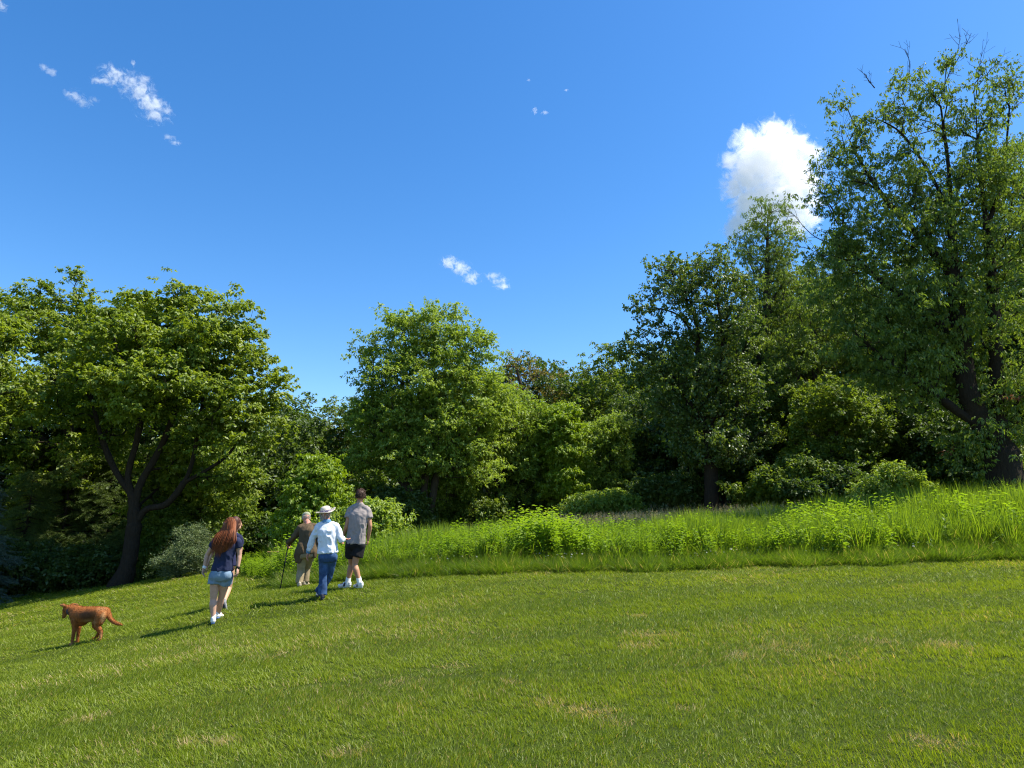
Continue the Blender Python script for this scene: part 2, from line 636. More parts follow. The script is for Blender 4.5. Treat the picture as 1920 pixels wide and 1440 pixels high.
TW = {}
for key, kw in dict(
        maple=dict(n=25, Rr=0.20, flat=0.45, ln=0.125, wd=0.095, droop=0.5, tilt=0.45),
        bright=dict(n=28, Rr=0.21, flat=0.6, ln=0.115, wd=0.06, droop=0.45, tilt=0.5),
        vine=dict(n=34, Rr=0.20, flat=0.6, ln=0.095, wd=0.075, droop=0.7, tilt=.5),
        mid=dict(n=26, Rr=0.21, flat=0.6, ln=0.11, wd=0.07, droop=0.4, tilt=.5),
        dark=dict(n=28, Rr=0.22, flat=0.7, ln=0.12, wd=0.07, droop=0.3, tilt=.6),
        cotton=dict(n=24, Rr=0.18, flat=0.9, ln=0.085, wd=0.08, droop=0.7, tilt=.9),
        elder=dict(n=26, Rr=0.20, flat=0.8, ln=0.11, wd=0.045, droop=0.9, tilt=0.7),
        olive=dict(n=18, Rr=0.24, flat=0.8, ln=0.09, wd=0.05, droop=0.5),
        silver=dict(n=44, Rr=0.22, flat=0.9, ln=0.065, wd=0.025, droop=-0.2, tilt=1.0)).items():
    TW[key] = [leaf_twig(f'{key}_twig', 100 + i + len(key), M[key], **kw) for i in range(5)]
TW['spruce'] = [needle_spray('spruce_spray', 5 + i, M['spruce']) for i in range(2)]
TW['bluespruce'] = [needle_spray('blue_spruce_spray', 9 + i, M['bluespruce']) for i in range(2)]


# ------------------------------------------------------------------ trees
def catmull(P, n=6):
    P = np.asarray(P, float)
    Q = np.vstack([2 * P[0] - P[1], P, 2 * P[-1] - P[-2]])
    out = []
    for i in range(1, len(Q) - 2):
        for t in np.linspace(0, 1, n, endpoint=False):
            a, b, c, d = Q[i - 1], Q[i], Q[i + 1], Q[i + 2]
            out.append(0.5 * ((2 * b) + (-a + c) * t + (2 * a - 5 * b + 4 * c - d) * t * t + (-a + 3 * b - 3 * c + d) * t ** 3))
    out.append(P[-1])
    return np.array(out)


def grow(limbs, pts, g, alpha=0.35, updrag=0.5):
    """joins points to a limb skeleton, each to the node that gives a short, rising path"""
    P, par, plen = [], [], []
    for li, limb in enumerate(limbs):
        C = catmull(limb, 5) if len(limb) > 2 else np.asarray(limb, float)
        if li == 0:
            prev = -1
            start = 0
        else:
            A = np.array(P)
            prev = int(np.argmin(np.linalg.norm(A - C[0], axis=1)))
            start = 1
        for q in range(start, len(C)):
            P.append(C[q])
            par.append(prev)
            plen.append(0 if prev < 0 else plen[prev] + np.linalg.norm(C[q] - P[prev]))
            prev = len(P) - 1
    n0 = len(P)
    cap = n0 + 3 * len(pts) + 10
    A = np.zeros((cap, 3))
    A[:n0] = P
    PL = np.zeros(cap)
    PL[:n0] = plen
    par = par + [0] * (cap - n0)
    n = n0
    zmin = A[:n0, 2].min() + 0.22 * (pts[:, 2].max() - A[:n0, 2].min())
    dd = np.min(np.linalg.norm(pts[:, None] - A[None, :n0], axis=2), axis=1)
    idx = np.zeros(len(pts), int)
    for o in np.argsort(dd):
        p = pts[o]
        d = np.linalg.norm(A[:n] - p, axis=1)
        cost = d + alpha * PL[:n] + updrag * np.maximum(0, A[:n, 2] - p[2]) + 3.0 * (A[:n, 2] < min(zmin, p[2] - 0.3))
        j = int(np.argmin(cost))
        L_ = d[j]
        m = 2 if L_ > 1.6 else (1 if L_ > 0.5 else 0)
        prev = j
        pd = A[j] - A[par[j]] if par[j] >= 0 else np.array([0, 0, 1.0])
        pd = pd / (np.linalg.norm(pd) + 1e-9)
        for k in range(m):
            t = (k + 1) / (m + 1)
            c = A[j] * (1 - t) + p * t + pd * L_ * 0.22 * math.sin(math.pi * t) + g.normal(0, 0.05 * L_, 3)
            A[n] = c
            par[n] = prev
            PL[n] = PL[prev] + np.linalg.norm(c - A[prev])
            prev = n
            n += 1
        A[n] = p
        par[n] = prev
        PL[n] = PL[prev] + np.linalg.norm(p - A[prev])
        idx[o] = n
        n += 1
    return A[:n], np.array(par[:n]), idx


def tubes(A, par, rad, kmin=0.0):
    n = len(A)
    d_in = np.zeros((n, 3))
    ok = par >= 0
    d_in[ok] = A[ok] - A[par[ok]]
    d_in /= np.linalg.norm(d_in, axis=1)[:, None] + 1e-9
    main = -np.ones(n, int)
    for i in np.argsort(rad):
        if par[i] >= 0:
            main[par[i]] = i
    t = d_in.copy()
    mk = main >= 0
    t[mk] += d_in[main[mk]]
    t /= np.linalg.norm(t, axis=1)[:, None] + 1e-9
    Vs, Qs, off = [], [], 0
    for lo, hi, k in ((0.0, 0.03, 4), (0.03, 0.09, 6), (0.09, 9, 16)):
        e = np.where(ok & (rad >= lo) & (rad < hi))[0]
        e = e[rad[e] >= kmin]
        if not len(e):
            continue
        pa = par[e]
        ismain = (main[pa] == e)

        def ring(c, tt, r):
            ref = np.tile(np.array([0.9, 0.35, 0.12]), (len(c), 1))
            u = np.cross(tt, ref)
            u /= np.linalg.norm(u, axis=1)[:, None] + 1e-9
            v = np.cross(tt, u)
            a = np.arange(k) * 2 * np.pi / k
            return c[:, None] + r[:, None, None] * (np.cos(a)[None, :, None] * u[:, None] + np.sin(a)[None, :, None] * v[:, None])
        tp = np.where(ismain[:, None], t[pa], d_in[e])
        rp = np.where(ismain, rad[pa], np.minimum(rad[pa] * 0.85, rad[e] * 1.5))
        rp = np.minimum(rp, rad[e] * 2.2)
        R0 = ring(A[pa], tp, rp)
        R1 = ring(A[e], t[e], rad[e])
        V = np.concatenate([R0, R1], 1)
        if k == 16:
            for RR, c in ((V[:, :k], A[pa]), (V[:, k:], A[e])):
                f_ = 1 + 0.22 * (vnoise(RR, .22) - .5) + 0.12 * (vnoise(RR + 9, .08) - .5)
                RR[:] = c[:, None] + (RR - c[:, None]) * f_[..., None]
        V = V.reshape(-1, 3)
        b = off + np.arange(len(e))[:, None] * 2 * k
        for q in range(k):
            q2 = (q + 1) % k
            Qs.append(np.concatenate([b + q, b + q2, b + k + q2, b + k + q], 1))
        Vs.append(V)
        off += len(V)
    return np.vstack(Vs), np.vstack(Qs)


def in_lobes(lobes, n, g, shell=0.5):
    """points inside a union of ellipsoids, more of them towards its skin"""
    vol = np.array([l[1][0] * l[1][1] * l[1][2] for l in lobes]) ** 0.75
    k = g.choice(len(lobes), n, p=vol / vol.sum())
    d = g.normal(0, 1, (n, 3))
    d /= np.linalg.norm(d, axis=1)[:, None]
    r = g.uniform(0, 1, n) ** (1 / (3 + 4 * shell))
    C = np.array([l[0] for l in lobes])[k]
    Rr = np.array([l[1] for l in lobes])[k]
    bump = 0.72 + 0.5 * vnoise(d * 2.0 + C * .37 + 7, 1.0)
    return C + d * (r * bump)[:, None] * Rr


def thin(p, dmin, g):
    p = p[g.permutation(len(p))]
    keep = []
    K = np.zeros((len(p), 3))
    m = 0
    for q in p:
        if m == 0 or np.min(np.sum((K[:m] - q) ** 2, 1)) > dmin * dmin:
            K[m] = q
            m += 1
    return K[:m]


def make_tree(name, label, kind, px, Y, lobes, seed, r_base=0.2, limbs=None, n_clump=90, per=8, clusters=3, clump_r=0.75,
              scale=1.0, group=None, cat='tree', bark='bark', dmin=0.55, shell=0.5, z_floor=0.25, sub_flat=0.45, jit=0.23, loc=None,
              thick=0.54, gap=0.36):
    """tree or shrub: trunk with limbs grown into the lobes of its crown, leaf twigs round every branch end"""
    g = np.random.default_rng(seed)
    per = int(round(per * 1.35))
    if loc is None:
        bx = at(px, 985, Y)[0]
        base = np.array([bx, Y, gz(bx, Y)])
        m_px = Y / F_PX
        LB = []
        for l in lobes:
            c = at(l[0], l[1], Y + (l[4] if len(l) > 4 else 0))
            ry = l[5] if len(l) > 5 else 0.5 * (l[2] + l[3]) * m_px * 1.15
            LB.append((c, np.array([l[2] * m_px, ry, l[3] * m_px])))
    else:
        base = np.array(loc, float)
        LB = [(base + np.array(l[0]), np.array(l[1])) for l in lobes]
    root = empty(name, base, label, cat, group)
    if limbs:
        LM = []
        for limb in limbs:
            pts = [at(q[0], q[1], Y + (q[2] if len(q) > 2 else 0)) for q in limb]
            LM.append(pts)
        LM[0] = [base - np.array([0, 0, 0.15])] + LM[0]
    else:
        cc = np.mean([c for c, r in LB], axis=0)
        top = max(LB, key=lambda l: l[0][2] + l[1][2])
        h = top[0][2] - base[2]
        p1 = base + (cc - base) * np.array([0.25, 0.25, 0.30]) + g.normal(0, 0.12, 3) * [1, 1, 0]
        p2 = base + (cc - base) * np.array([0.7, 0.7, 0.75]) + g.normal(0, 0.15, 3) * [1, 1, 0]
        p3 = top[0] + np.array([0, 0, top[1][2] * 0.2])
        LM = [[base - np.array([0, 0, 0.15]), base + (p1 - base) * 0.15, p1, p2, p3]]
    cl = in_lobes(LB, n_clump * 5, g, shell)
    cl = cl[cl[:, 2] > ground(cl[:, 0], cl[:, 1]) + z_floor]
    hole = vnoise(cl + 50, 1.0 * scale) * .6 + vnoise(cl + 80, .5 * scale) * .4
    cl = cl[hole > gap]
    cl = thin(cl, 1.22 * dmin * scale, g)[:int(n_clump * .8)]
    if len(cl) > 40:                                     # no sprays cut off from the rest of the crown
        dn = np.sort(np.linalg.norm(cl[:, None] - cl[None], axis=2), axis=1)
        cl = cl[dn[:, 2] < 3.3 * dmin * scale]
    sub = np.repeat(cl, per, 0)
    d = g.normal(0, 1, (len(sub), 3))
    d /= np.linalg.norm(d, axis=1)[:, None]
    cr = np.repeat(g.uniform(0.45, 1.35, len(cl)), per) * clump_r * scale
    sub = sub + d * (cr * g.uniform(0.45, 1, len(sub)))[:, None] * np.array([1, 1, sub_flat])
    tint_c = np.repeat(g.uniform(0, 1, len(cl)), per)
    keep = sub[:, 2] > ground(sub[:, 0], sub[:, 1]) + 0.12
    sub, tint_c = sub[keep], tint_c[keep]
    allp = np.vstack([cl, sub])
    A, par, idx = grow(LM, allp, g)
    cnt = np.ones(len(A))
    for i in range(len(A) - 1, 0, -1):
        if par[i] >= 0:
            cnt[par[i]] += cnt[i]
    rad = r_base * (cnt / cnt.max()) ** thick
    rad = np.maximum(rad, 0.006)
    hz = A[:, 2] - base[2]
    n_l0 = 5 * (len(LM[0]) - 1)
    fl = 1 + 0.55 * np.exp(-np.maximum(hz, 0) / (1.2 * r_base + 0.1)) * (np.linalg.norm(A[:, :2] - base[:2], axis=1) < 3 * r_base)
    rad = rad * fl
    V, Q = tubes(A, par, rad)
    me = np_mesh('trunk', V - base, Q, None, smooth=True)
    tr = obj('trunk', me, M[bark], root, False)
    # leaf twigs
    n = len(sub)
    P = np.repeat(sub, clusters, 0) + g.normal(0, jit * scale, (n * clusters, 3)) * [1, 1, 0.75]
    P = P[:, :] - base
    cen = np.mean([c for c, r in LB], axis=0) - base
    out = P - cen
    az = np.arctan2(out[:, 1], out[:, 0]) + g.normal(0, 0.7, len(P))
    rot = np.stack([g.normal(0, 0.25, len(P)), g.normal(0.12, 0.25, len(P)), az], 1)
    tint = np.clip(0.65 * np.repeat(tint_c, clusters) + 0.35 * g.uniform(0, 1, len(P)), 0, 1)
    scatter('crown', P, rot, scale * g.uniform(0.8, 1.2, len(P)), TW[kind], M[kind], root, dict(tint=tint), g, crown=True)
    return root


def make_spruce(name, label, px, Y, h, w, seed, kind='spruce', group=None, zlow=0.3, loc=None):
    g = np.random.default_rng(seed)
    bx = at(px, 985, Y)[0] if loc is None else loc[0]
    base = np.array([bx, Y, gz(bx, Y)])
    root = empty(name, base, label, 'tree', group)
    A = [[0, 0, -0.1]]
    par = [-1]
    rad = [0.02 * h]
    k = 26
    for i in range(1, k + 1):
        A.append([g.normal(0, .01), g.normal(0, .01), h * i / k])
        par.append(i - 1)
        rad.append(0.02 * h * (1 - 0.95 * i / k))
    P, rot, sc = [], [], []
    for i in range(1, k + 1):
        z = h * i / k
        if z < zlow:
            continue
        L_ = w * (1 - (z / h) ** 1.1) * g.uniform(0.85, 1.1) + 0.12
        nb = 8 if L_ > 0.8 else 5
        for b in range(nb):
            a = g.uniform(0, 2 * np.pi)
            LL = L_ * g.uniform(0.75, 1.1)
            d = np.array([math.cos(a), math.sin(a), 0])
            prev = i
            ns = max(2, int(LL / 0.25))
            for s in range(1, ns + 1):
                t = s / ns
                c = np.array([0, 0, z + g.uniform(-.1, .1) * h / k]) + d * LL * t + np.array([0, 0, -0.42 * LL * t + 0.22 * LL * t * t])
                A.append(list(c))
                par.append(prev)
                rad.append(max(0.005, 0.018 * (1 - t)))
                prev = len(A) - 1
                for q in range(2):
                    P.append(c + g.normal(0, 0.05, 3))
                    rot.append([g.normal(0, .25), 0.25 + g.normal(0, .2), a + g.normal(0, 0.7)])
                    sc.append(g.uniform(0.75, 1.15))
    V, Q = tubes(np.array(A, float), np.array(par), np.array(rad, float))
    obj('trunk', np_mesh('trunk', V, Q, None, True), M['darkbark'], root, False)
    P = np.array(P)
    scatter('crown', P, np.array(rot), np.array(sc), TW[kind], M[kind], root, dict(tint=g.uniform(0, 1, len(P))), g, crown=True)
    return root

# ------------------------------------------------------------------ the ground
def make_ground():
    u = np.linspace(-1, 1, 301)
    xs = np.sinh(u * 4.6) / math.sinh(4.6) * 1500
    t = np.linspace(0, 1, 301)
    ys = np.sinh((t * 1.35 - 0.35) * 4.6) / math.sinh(4.6) * 2200 + 3
    X, Y = np.meshgrid(xs, ys)
    Z = ground(X, Y)
    Z = Z + 0.012 * (vnoise(np.stack([X, Y], -1), 0.9) - 0.5) * (np.abs(X) < 60)
    V = np.stack([X, Y, Z], -1).reshape(-1, 3)
    n, m = X.shape
    i = np.arange(n - 1)[:, None] * m + np.arange(m - 1)[None]
    Q = np.stack([i, i + 1, i + m + 1, i + m], -1).reshape(-1, 4)
    o = obj('ground', np_mesh('ground', V, Q, None, True), M['soil'])
    tag(o, 'green sloping hillside ground under the mown lawn, the meadow and the trees', kind='structure')


make_ground()

# meadow outline: front edge that the mower leaves, and the left end where it turns back
ML = [at(700, 1090, 13.5)[:2], at(600, 1093, 14.9)[:2] * [1, 1], at(520, 1098, 15.4)[:2], at(528, 1085, 17)[:2], at(520, 1068, 20)[:2], at(505, 1062, 24.5)[:2]]


def meadow_front(x):
    """y of the mown edge for x"""
    xs = np.array([-5.3, -4.5, -2.64, 0.3, 3.4, 6.5, 9.6, 14, 30])
    ys = np.array([15.9, 15.0, 13.6, 13.45, 13.35, 13.25, 13.15, 12.9, 12.0])
    return np.interp(x, xs, ys) + 0.12 * np.sin(np.asarray(x) * 1.7) + 0.1 * np.sin(np.asarray(x) * 4.3)


def meadow_left(y):
    ys = np.array([13, 15.4, 17, 20, 24.5, 30])
    xs = np.array([ML[0][0], ML[2][0], ML[3][0] , ML[4][0], ML[5][0], ML[5][0] - 0.5])
    return np.interp(y, ys, xs)


def in_meadow(x, y):
    return (y > meadow_front(x)) & (x > meadow_left(y))


def lawn_limit(x, y):
    """True where the lawn is kept short (not under the wood)"""
    return ~in_meadow(x, y)


# dry spots seen in the lawn
DRY_OLD = [(at(a, b, Y)[:2], r, k) for a, b, Y, r, k in [
    (1222, 1190, 8.0, .20, .8), (1203, 1212, 7.6, .16, .7), (1107, 1335, 5.65, .15, .9), (1028, 1318, 5.85, .10, .8), (957, 1281, 6.3, .07, .7),
    (655, 1412, 4.75, .09, .8), (375, 1392, 4.9, .10, .7), (430, 1390, 4.9, .08, .6), (1773, 1210, 7.7, .18, .6), (1395, 1232, 7.3, .14, .7),
    (1465, 1215, 7.6, .25, .5), (1750, 1395, 5.0, .14, .7), (1200, 1155, 8.9, .12, .8), (160, 1350, 5.3, .12, .6), (760, 1280, 6.3, .16, .4),
    (1165, 1360, 5.3, .1, .6), (1650, 1205, 7.6, .2, .4), (850, 1250, 6.8, .15, .4), (1290, 1330, 5.7, .1, .5), (520, 1230, 7.4, .25, .35)]]
LAWN_T = []
LV = [dict(lean=(-0.55, -0.15)), dict(lean=(0.5, -0.1)), dict(lean=(0.0, 0.45)), dict(lean=(-.1, -.45))]


def fixY(a, b):
    """where the sight line of a pixel meets the ground"""
    lo, hi = 3.0, 60.0
    for _ in range(40):
        m = (lo + hi) / 2
        p = at(a, b, m)
        if p[2] > gz(p[0], m):
            lo = m
        else:
            hi = m
    return lo


def make_lawn():
    g = np.random.default_rng(21)
    P = []
    for (x0, x1, y0, y1, s) in [(-7.5, 7.5, 3.4, 6.5, 0.066), (-8, 8, 6.5, 8, 0.08), (-13, 13, 8, 11, 0.092), (-16, 16, 11, 16, 0.125), (-24, -4, 16, 27, 0.20)]:
        nx, ny = int((x1 - x0) / s), int((y1 - y0) / s)
        X, Y = np.meshgrid(x0 + (np.arange(nx) + .5) * s, y0 + (np.arange(ny) + .5) * s)
        q = np.stack([X.ravel(), Y.ravel(), np.full(X.size, s)], 1)
        q[:, :2] += g.uniform(-.6, .6, (len(q), 2)) * s
        fr = np.abs(q[:, 0]) < 0.86 * q[:, 1] + 1.2
        P.append(q[fr])
    P = np.vstack(P)
    P = P[~in_meadow(P[:, 0], P[:, 1] - 0.15)]
    x, y, s = P.T
    z = ground(x, y)
    # mower bands run with the slope contour, roughly across the picture
    dirc = y * 0.96 - x * 0.22 * np.exp(-((x - 4) / 14) ** 2) + 0.5 * vnoise(P[:, :2], 3.0)
    band = np.sin(dirc * 2 * np.pi / 1.75 + 0.6)
    dry = np.zeros(len(P))
    for (c, r, k) in DRYW:
        d = np.hypot((x - c[0]) / 1.35, y - c[1])
        dry = np.maximum(dry, k * np.exp(-(d / r) ** 2 * 1.3) * (0.6 + 0.8 * vnoise(P[:, :2], 0.07)))
    n1 = vnoise(P[:, :2] + 17, 1.1)
    n2 = vnoise(P[:, :2] + 5, 0.28)
    n3 = vnoise(P[:, :2] + 31, 2.9)
    dry = np.maximum(dry, 0.11 * np.clip((n1 * .5 + n3 * .5 - 0.45) * 3, 0, 1) * (0.4 + n2) + 0.02)
    n4 = vnoise(P[:, :2] + 41, 0.13)
    tint = np.clip(0.22 + 0.42 * n3 + 0.5 * (n4 - .4) + 0.25 * (n2 - .3) + 0.10 * band, 0, 1)  # band term paints the stripes' light and dark into the blade colour
    hgt = (0.50 + 0.5 * n2 + 0.75 * n4 + 0.25 * n1) * (1 - 0.5 * np.clip(dry - .3, 0, 1))
    k = s / 0.072
    sc = np.stack([k * 1.15, k * 1.15, hgt * (1 + 0.12 * (k - 1))], 1)
    rot = np.stack([g.normal(0, .06, len(P)), np.zeros(len(P)), g.normal(0, 0.45, len(P))], 1)
    # slope follows the ground
    e = 0.1
    gx = (ground(x + e, y) - ground(x - e, y)) / (2 * e)
    rot[:, 1] -= np.arctan(gx)
    Z = np.stack([x, y, z], 1)
    srcA = [tuft('lawn_tuft', 300 + i, M['lawn'], n=38, rad=0.06, h=(0.026, 0.062), w=0.0043, segs=2, lean=(-0.24, -0.05), spread=0.42, curve=0.5) for i in range(5)]
    srcB = [tuft('lawn_tuft', 320 + i, M['lawn'], n=38, rad=0.06, h=(0.026, 0.062), w=0.0043, segs=2, lean=(0.26, 0.12), spread=0.42, curve=0.5) for i in range(5)]
    up = (band + g.normal(0, 0.55, len(P))) > 0
    for msk, src, lab in ((up, srcA, 'short mown grass of the lawn, blades laid towards the left by the mower'),
                          (~up, srcB, 'short mown grass of the lawn, blades laid towards the right by the mower')):
        o = scatter('lawn_grass', Z[msk], rot[msk], sc[msk], src, M['lawn'], None, dict(dry=dry[msk], tint=tint[msk]), g)
        tag(o, lab, 'grass', kind='stuff')
    # straw-like clippings lying on the lawn
    print('lawn tufts', len(P))


DRYW = []
for a, b, Y, r, k in [(1222, 1190, 0, .20, .8), (1203, 1212, 0, .16, .7), (1107, 1335, 0, .15, .9), (1028, 1318, 0, .10, .8), (957, 1281, 0, .07, .7),
                      (655, 1412, 0, .09, .8), (375, 1392, 0, .10, .7), (430, 1390, 0, .08, .6), (1773, 1210, 0, .18, .6), (1395, 1232, 0, .14, .7),
                      (1465, 1215, 0, .25, .5), (1750, 1395, 0, .14, .7), (1200, 1155, 0, .12, .8), (160, 1350, 0, .12, .6), (760, 1280, 0, .16, .4),
                      (1165, 1360, 0, .1, .6), (1650, 1205, 0, .2, .4), (850, 1250, 0, .15, .4), (1290, 1330, 0, .1, .5), (520, 1230, 0, .25, .35)]:
    yy = fixY(a, b)
    DRYW.append((at(a, b, yy)[:2], r, k))
make_lawn()


# ------------------------------------------------------------------ the meadow
def herb(name, seed, mat, H=0.8, n=26, ll=0.12, lw=0.035):
    g = np.random.default_rng(seed)
    V, T, lv = [], [], []
    for s in range(3):
        p0 = np.array([g.normal(0, .06), g.normal(0, .06), 0])
        d = np.array([g.normal(0, .14), g.normal(0, .14), 1.0])
        h = H * g.uniform(.75, 1.1)
        i = len(V)
        w = 0.004
        V += [p0 - [w, 0, 0], p0 + [w, 0, 0], p0 + d * h]
        T.append([i, i + 1, i + 2])
        lv += [0.3] * 3
        for k in range(n):
            t = 0.15 + 0.85 * k / n
            c = p0 + d * h * t
            a = k * 2.4 + g.normal(0, .3)
            L_ = ll * (1.15 - 0.6 * t) * g.uniform(.8, 1.2)
            el = g.normal(0.35, .25)
            ax = np.array([math.cos(a) * math.cos(el), math.sin(a) * math.cos(el), math.sin(el)])
            sd = np.array([-math.sin(a), math.cos(a), 0]) * lw * 0.5
            i = len(V)
            tip = c + ax * L_ - np.array([0, 0, L_ * 0.35])
            mid = c + ax * L_ * 0.5
            V += [c, mid + sd, tip, mid - sd]
            T += [[i, i + 1, i + 2], [i, i + 2, i + 3]]
            lv += [g.uniform()] * 4
    me = np_mesh(name, V, None, T)
    fattr(me, 'lv', lv)
    fattr(me, 'dv', np.ones(len(V)))
    me.materials.append(mat)
    return me


def seed_grass(name, seed, H=1.0, n=9):
    """thin stems that carry loose, pale seed heads"""
    g = np.random.default_rng(seed)
    V, T, lv, mi = [], [], [], []
    for s in range(n):
        p0 = np.array([g.normal(0, .09), g.normal(0, .09), 0])
        lean = np.array([g.normal(0, .13), g.normal(0, .13), 1.0])
        h = H * g.uniform(.7, 1.1)
        bow = np.array([g.normal(0, .1), g.normal(0, .1), 0])
        pts = [p0 + lean * h * t + bow * h * t * t for t in (0, .5, 1)]
        a = g.uniform(0, 6.28)
        w = np.array([math.cos(a), math.sin(a), 0]) * 0.0022
        for q in range(2):
            i = len(V)
            V += [pts[q] - w, pts[q] + w, pts[q + 1] + w, pts[q + 1] - w]
            T += [[i, i + 1, i + 2], [i, i + 2, i + 3]]
            lv += [g.uniform()] * 4
            mi += [0, 0]
        l_ = g.uniform()
        for k in range(13):
            t = k / 13
            c = pts[2] - (pts[2] - pts[1]) / np.linalg.norm(pts[2] - pts[1]) * (0.16 * t) + g.normal(0, 0.006 + 0.016 * t, 3)
            dd = g.normal(0, 1, 3) + [0, 0, 1.2]
            dd /= np.linalg.norm(dd)
            sd = np.cross(dd, g.normal(0, 1, 3))
            sd /= np.linalg.norm(sd)
            i = len(V)
            V += [c - sd * 0.0045, c + sd * 0.0045, c + dd * 0.024]
            T.append([i, i + 1, i + 2])
            lv += [l_] * 3
            mi.append(1)
    me = np_mesh(name, V, None, T)
    fattr(me, 'lv', lv)
    fattr(me, 'dv', np.ones(len(V)))
    me.materials.append(M['stemgrass'])
    me.materials.append(M['seed'])
    me.polygons.foreach_set('material_index', np.array(mi, np.int32))
    return me


def flower_head(name, mat):
    V, T = [], []
    g = np.random.default_rng(2)
    for k in range(26):
        d = g.normal(0, 1, 3)
        d[2] = abs(d[2])
        d /= np.linalg.norm(d)
        sd = np.cross(d, [0.3, 0.2, 1])
        sd /= np.linalg.norm(sd)
        i = len(V)
        V += [d * 0.004 - sd * .004, d * 0.004 + sd * .004, d * 0.016]
        T.append([i, i + 1, i + 2])
    V = [np.array(v) + [0, 0, 0.2] for v in V]
    i = len(V)
    V += [np.array([-.0012, 0, 0]), np.array([.0012, 0, 0]), np.array([0, 0, .2])]
    T.append([i, i + 1, i + 2])
    me = np_mesh(name, V, None, T)
    me.materials.append(mat)
    return me


def make_meadow():
    g = np.random.default_rng(5)

    def pts(n, x0, x1, d0, d1, ymax=30):
        x = g.uniform(x0, x1, n)
        yf = meadow_front(x)
        y = yf + g.uniform(d0, d1, n)
        k = in_meadow(x, y) & (np.abs(x) < 0.85 * y + 2.5) & (y < ymax)
        return x[k], y[k]

    def place(x, y, sink=0.02):
        return np.stack([x, y, ground(x, y) - sink], 1)

    def rots(n, t=0.1):
        return np.stack([g.normal(0, t, n), g.normal(0, t, n), g.uniform(0, 2 * np.pi, n)], 1)
    low = [tuft('edge_grass_tuft', 400 + i, M['rim'], n=40, rad=0.10, h=(0.16, 0.46), w=0.007, segs=3, spread=0.32, curve=0.5) for i in range(4)]
    mid = [tuft('meadow_grass_tuft', 410 + i, M['tall'], n=30, rad=0.10, h=(0.35, 0.85), w=0.014, segs=5, spread=0.24, curve=0.55) for i in range(4)]
    fine = [tuft('fine_grass_tuft', 420 + i, M['stemgrass'], n=34, rad=0.12, h=(0.35, 0.8), w=0.005, segs=3, spread=0.2, curve=0.35) for i in range(3)]
    herbs = [herb('meadow_herb', 430 + i, M['weed'], H=0.62, n=26, ll=0.10, lw=0.034) for i in range(4)]
    seeds = [seed_grass('seed_grass_tuft', 440 + i) for i in range(4)]
    # low rim beside the mown lawn
    x, y = pts(9000, -9, 18, -0.05, 1.1)
    d = y - meadow_front(x)
    hh = 0.55 + 0.75 * np.clip(d / 0.8, 0, 1) + g.uniform(-.15, .25, len(x))
    o = scatter('rim_grass', place(x, y), rots(len(x)), np.stack([hh * 0 + 1.1, hh * 0 + 1.1, hh], 1), low, M['rim'], None,
                dict(tint=np.clip(0.15 + .5 * vnoise(np.stack([x, y], 1), .9), 0, 1), dry=np.full(len(x), .03)), g)
    tag(o, 'knee-high darker green grass along the mown edge of the meadow', 'grass', kind='stuff')
    # broad bright blades
    x, y = pts(19000, -10, 24, 0.6, 11)
    nz = .5 * vnoise(np.stack([x, y], 1) + 3, 1.2) + .5 * vnoise(np.stack([x, y], 1) + 13, .45)
    amt = 0.5 + 0.5 * np.clip((x + 3) / 9, 0, 1)
    k = (g.uniform(0, 1, len(x)) < amt * (0.3 + 1.1 * nz)) & ((y - meadow_front(x) < 8.5) | (x > 8))
    x, y, nz = x[k], y[k], nz[k]
    d = y - meadow_front(x)
    hh = 1.3 * (0.55 + 0.30 * np.clip(d / 1.2, 0, 1) + 0.30 * np.clip((x - 5) / 6, 0, 1)) * (0.45 + 1.0 * nz)
    o = scatter('meadow_grass', place(x, y), rots(len(x)), np.stack([0.9 + 0 * hh, 0.9 + 0 * hh, hh * 1.15], 1), mid, M['tall'], None,
                dict(tint=np.clip(0.30 + 1.3 * (nz - .4), 0, 1), dry=np.full(len(x), .03)), g)
    tag(o, 'tall bright green broad-bladed grass filling the unmown meadow', 'grass', kind='stuff')
    # leafy herbs, thick where the meadow is dark and bushy left of centre
    x, y = pts(7500, -9, 20, 0.6, 6.0)
    nz = vnoise(np.stack([x, y], 1) + 9, 1.6)
    pr = 0.38 + 0.62 * np.exp(-((x - 1.2) / 3.6) ** 2) * (y - meadow_front(x) < 3.2)
    k = g.uniform(0, 1, len(x)) < pr * (.5 + nz)
    x, y, nz = x[k], y[k], nz[k]
    o = scatter('meadow_herbs', place(x, y), rots(len(x), .12), 1.3 * (0.45 + 0.9 * nz) * g.uniform(.7, 1.25, len(x)), herbs, M['weed'], None,
                dict(tint=np.clip(nz + g.normal(0, .2, len(x)), 0, 1), dry=np.zeros(len(x))), g)
    tag(o, 'leafy green weeds growing thick among the meadow grass', 'weeds', kind='stuff')
    # fine grass at the back and pale seed heads on the crest
    x, y = pts(6500, -10, 22, 3.5, 15)
    hh = g.uniform(0.6, 1.0, len(x))
    o = scatter('fine_grass', place(x, y), rots(len(x), .08), np.stack([1.2 + 0 * hh, 1.2 + 0 * hh, hh], 1), fine, M['stemgrass'], None,
                dict(tint=np.clip(.2 + .8 * vnoise(np.stack([x, y], 1) + 4, 1.5), 0, 1), dry=np.full(len(x), .06)), g)
    tag(o, 'fine olive grass on the rising back of the meadow', 'grass', kind='stuff')
    x, y = pts(9000, -10, 20, 4.5, 14)
    w = 0.55 * np.where(x < 8.5, 1.0, 0.28) * np.clip((y - meadow_front(x) - 4) / 3, 0.1, 1)
    k = g.uniform(0, 1, len(x)) < w * (.35 + vnoise(np.stack([x, y], 1) + 8, 1.9))
    x, y = x[k], y[k]
    hh = g.uniform(0.6, 1.0, len(x)) * np.where(x < 1, .8, 1)
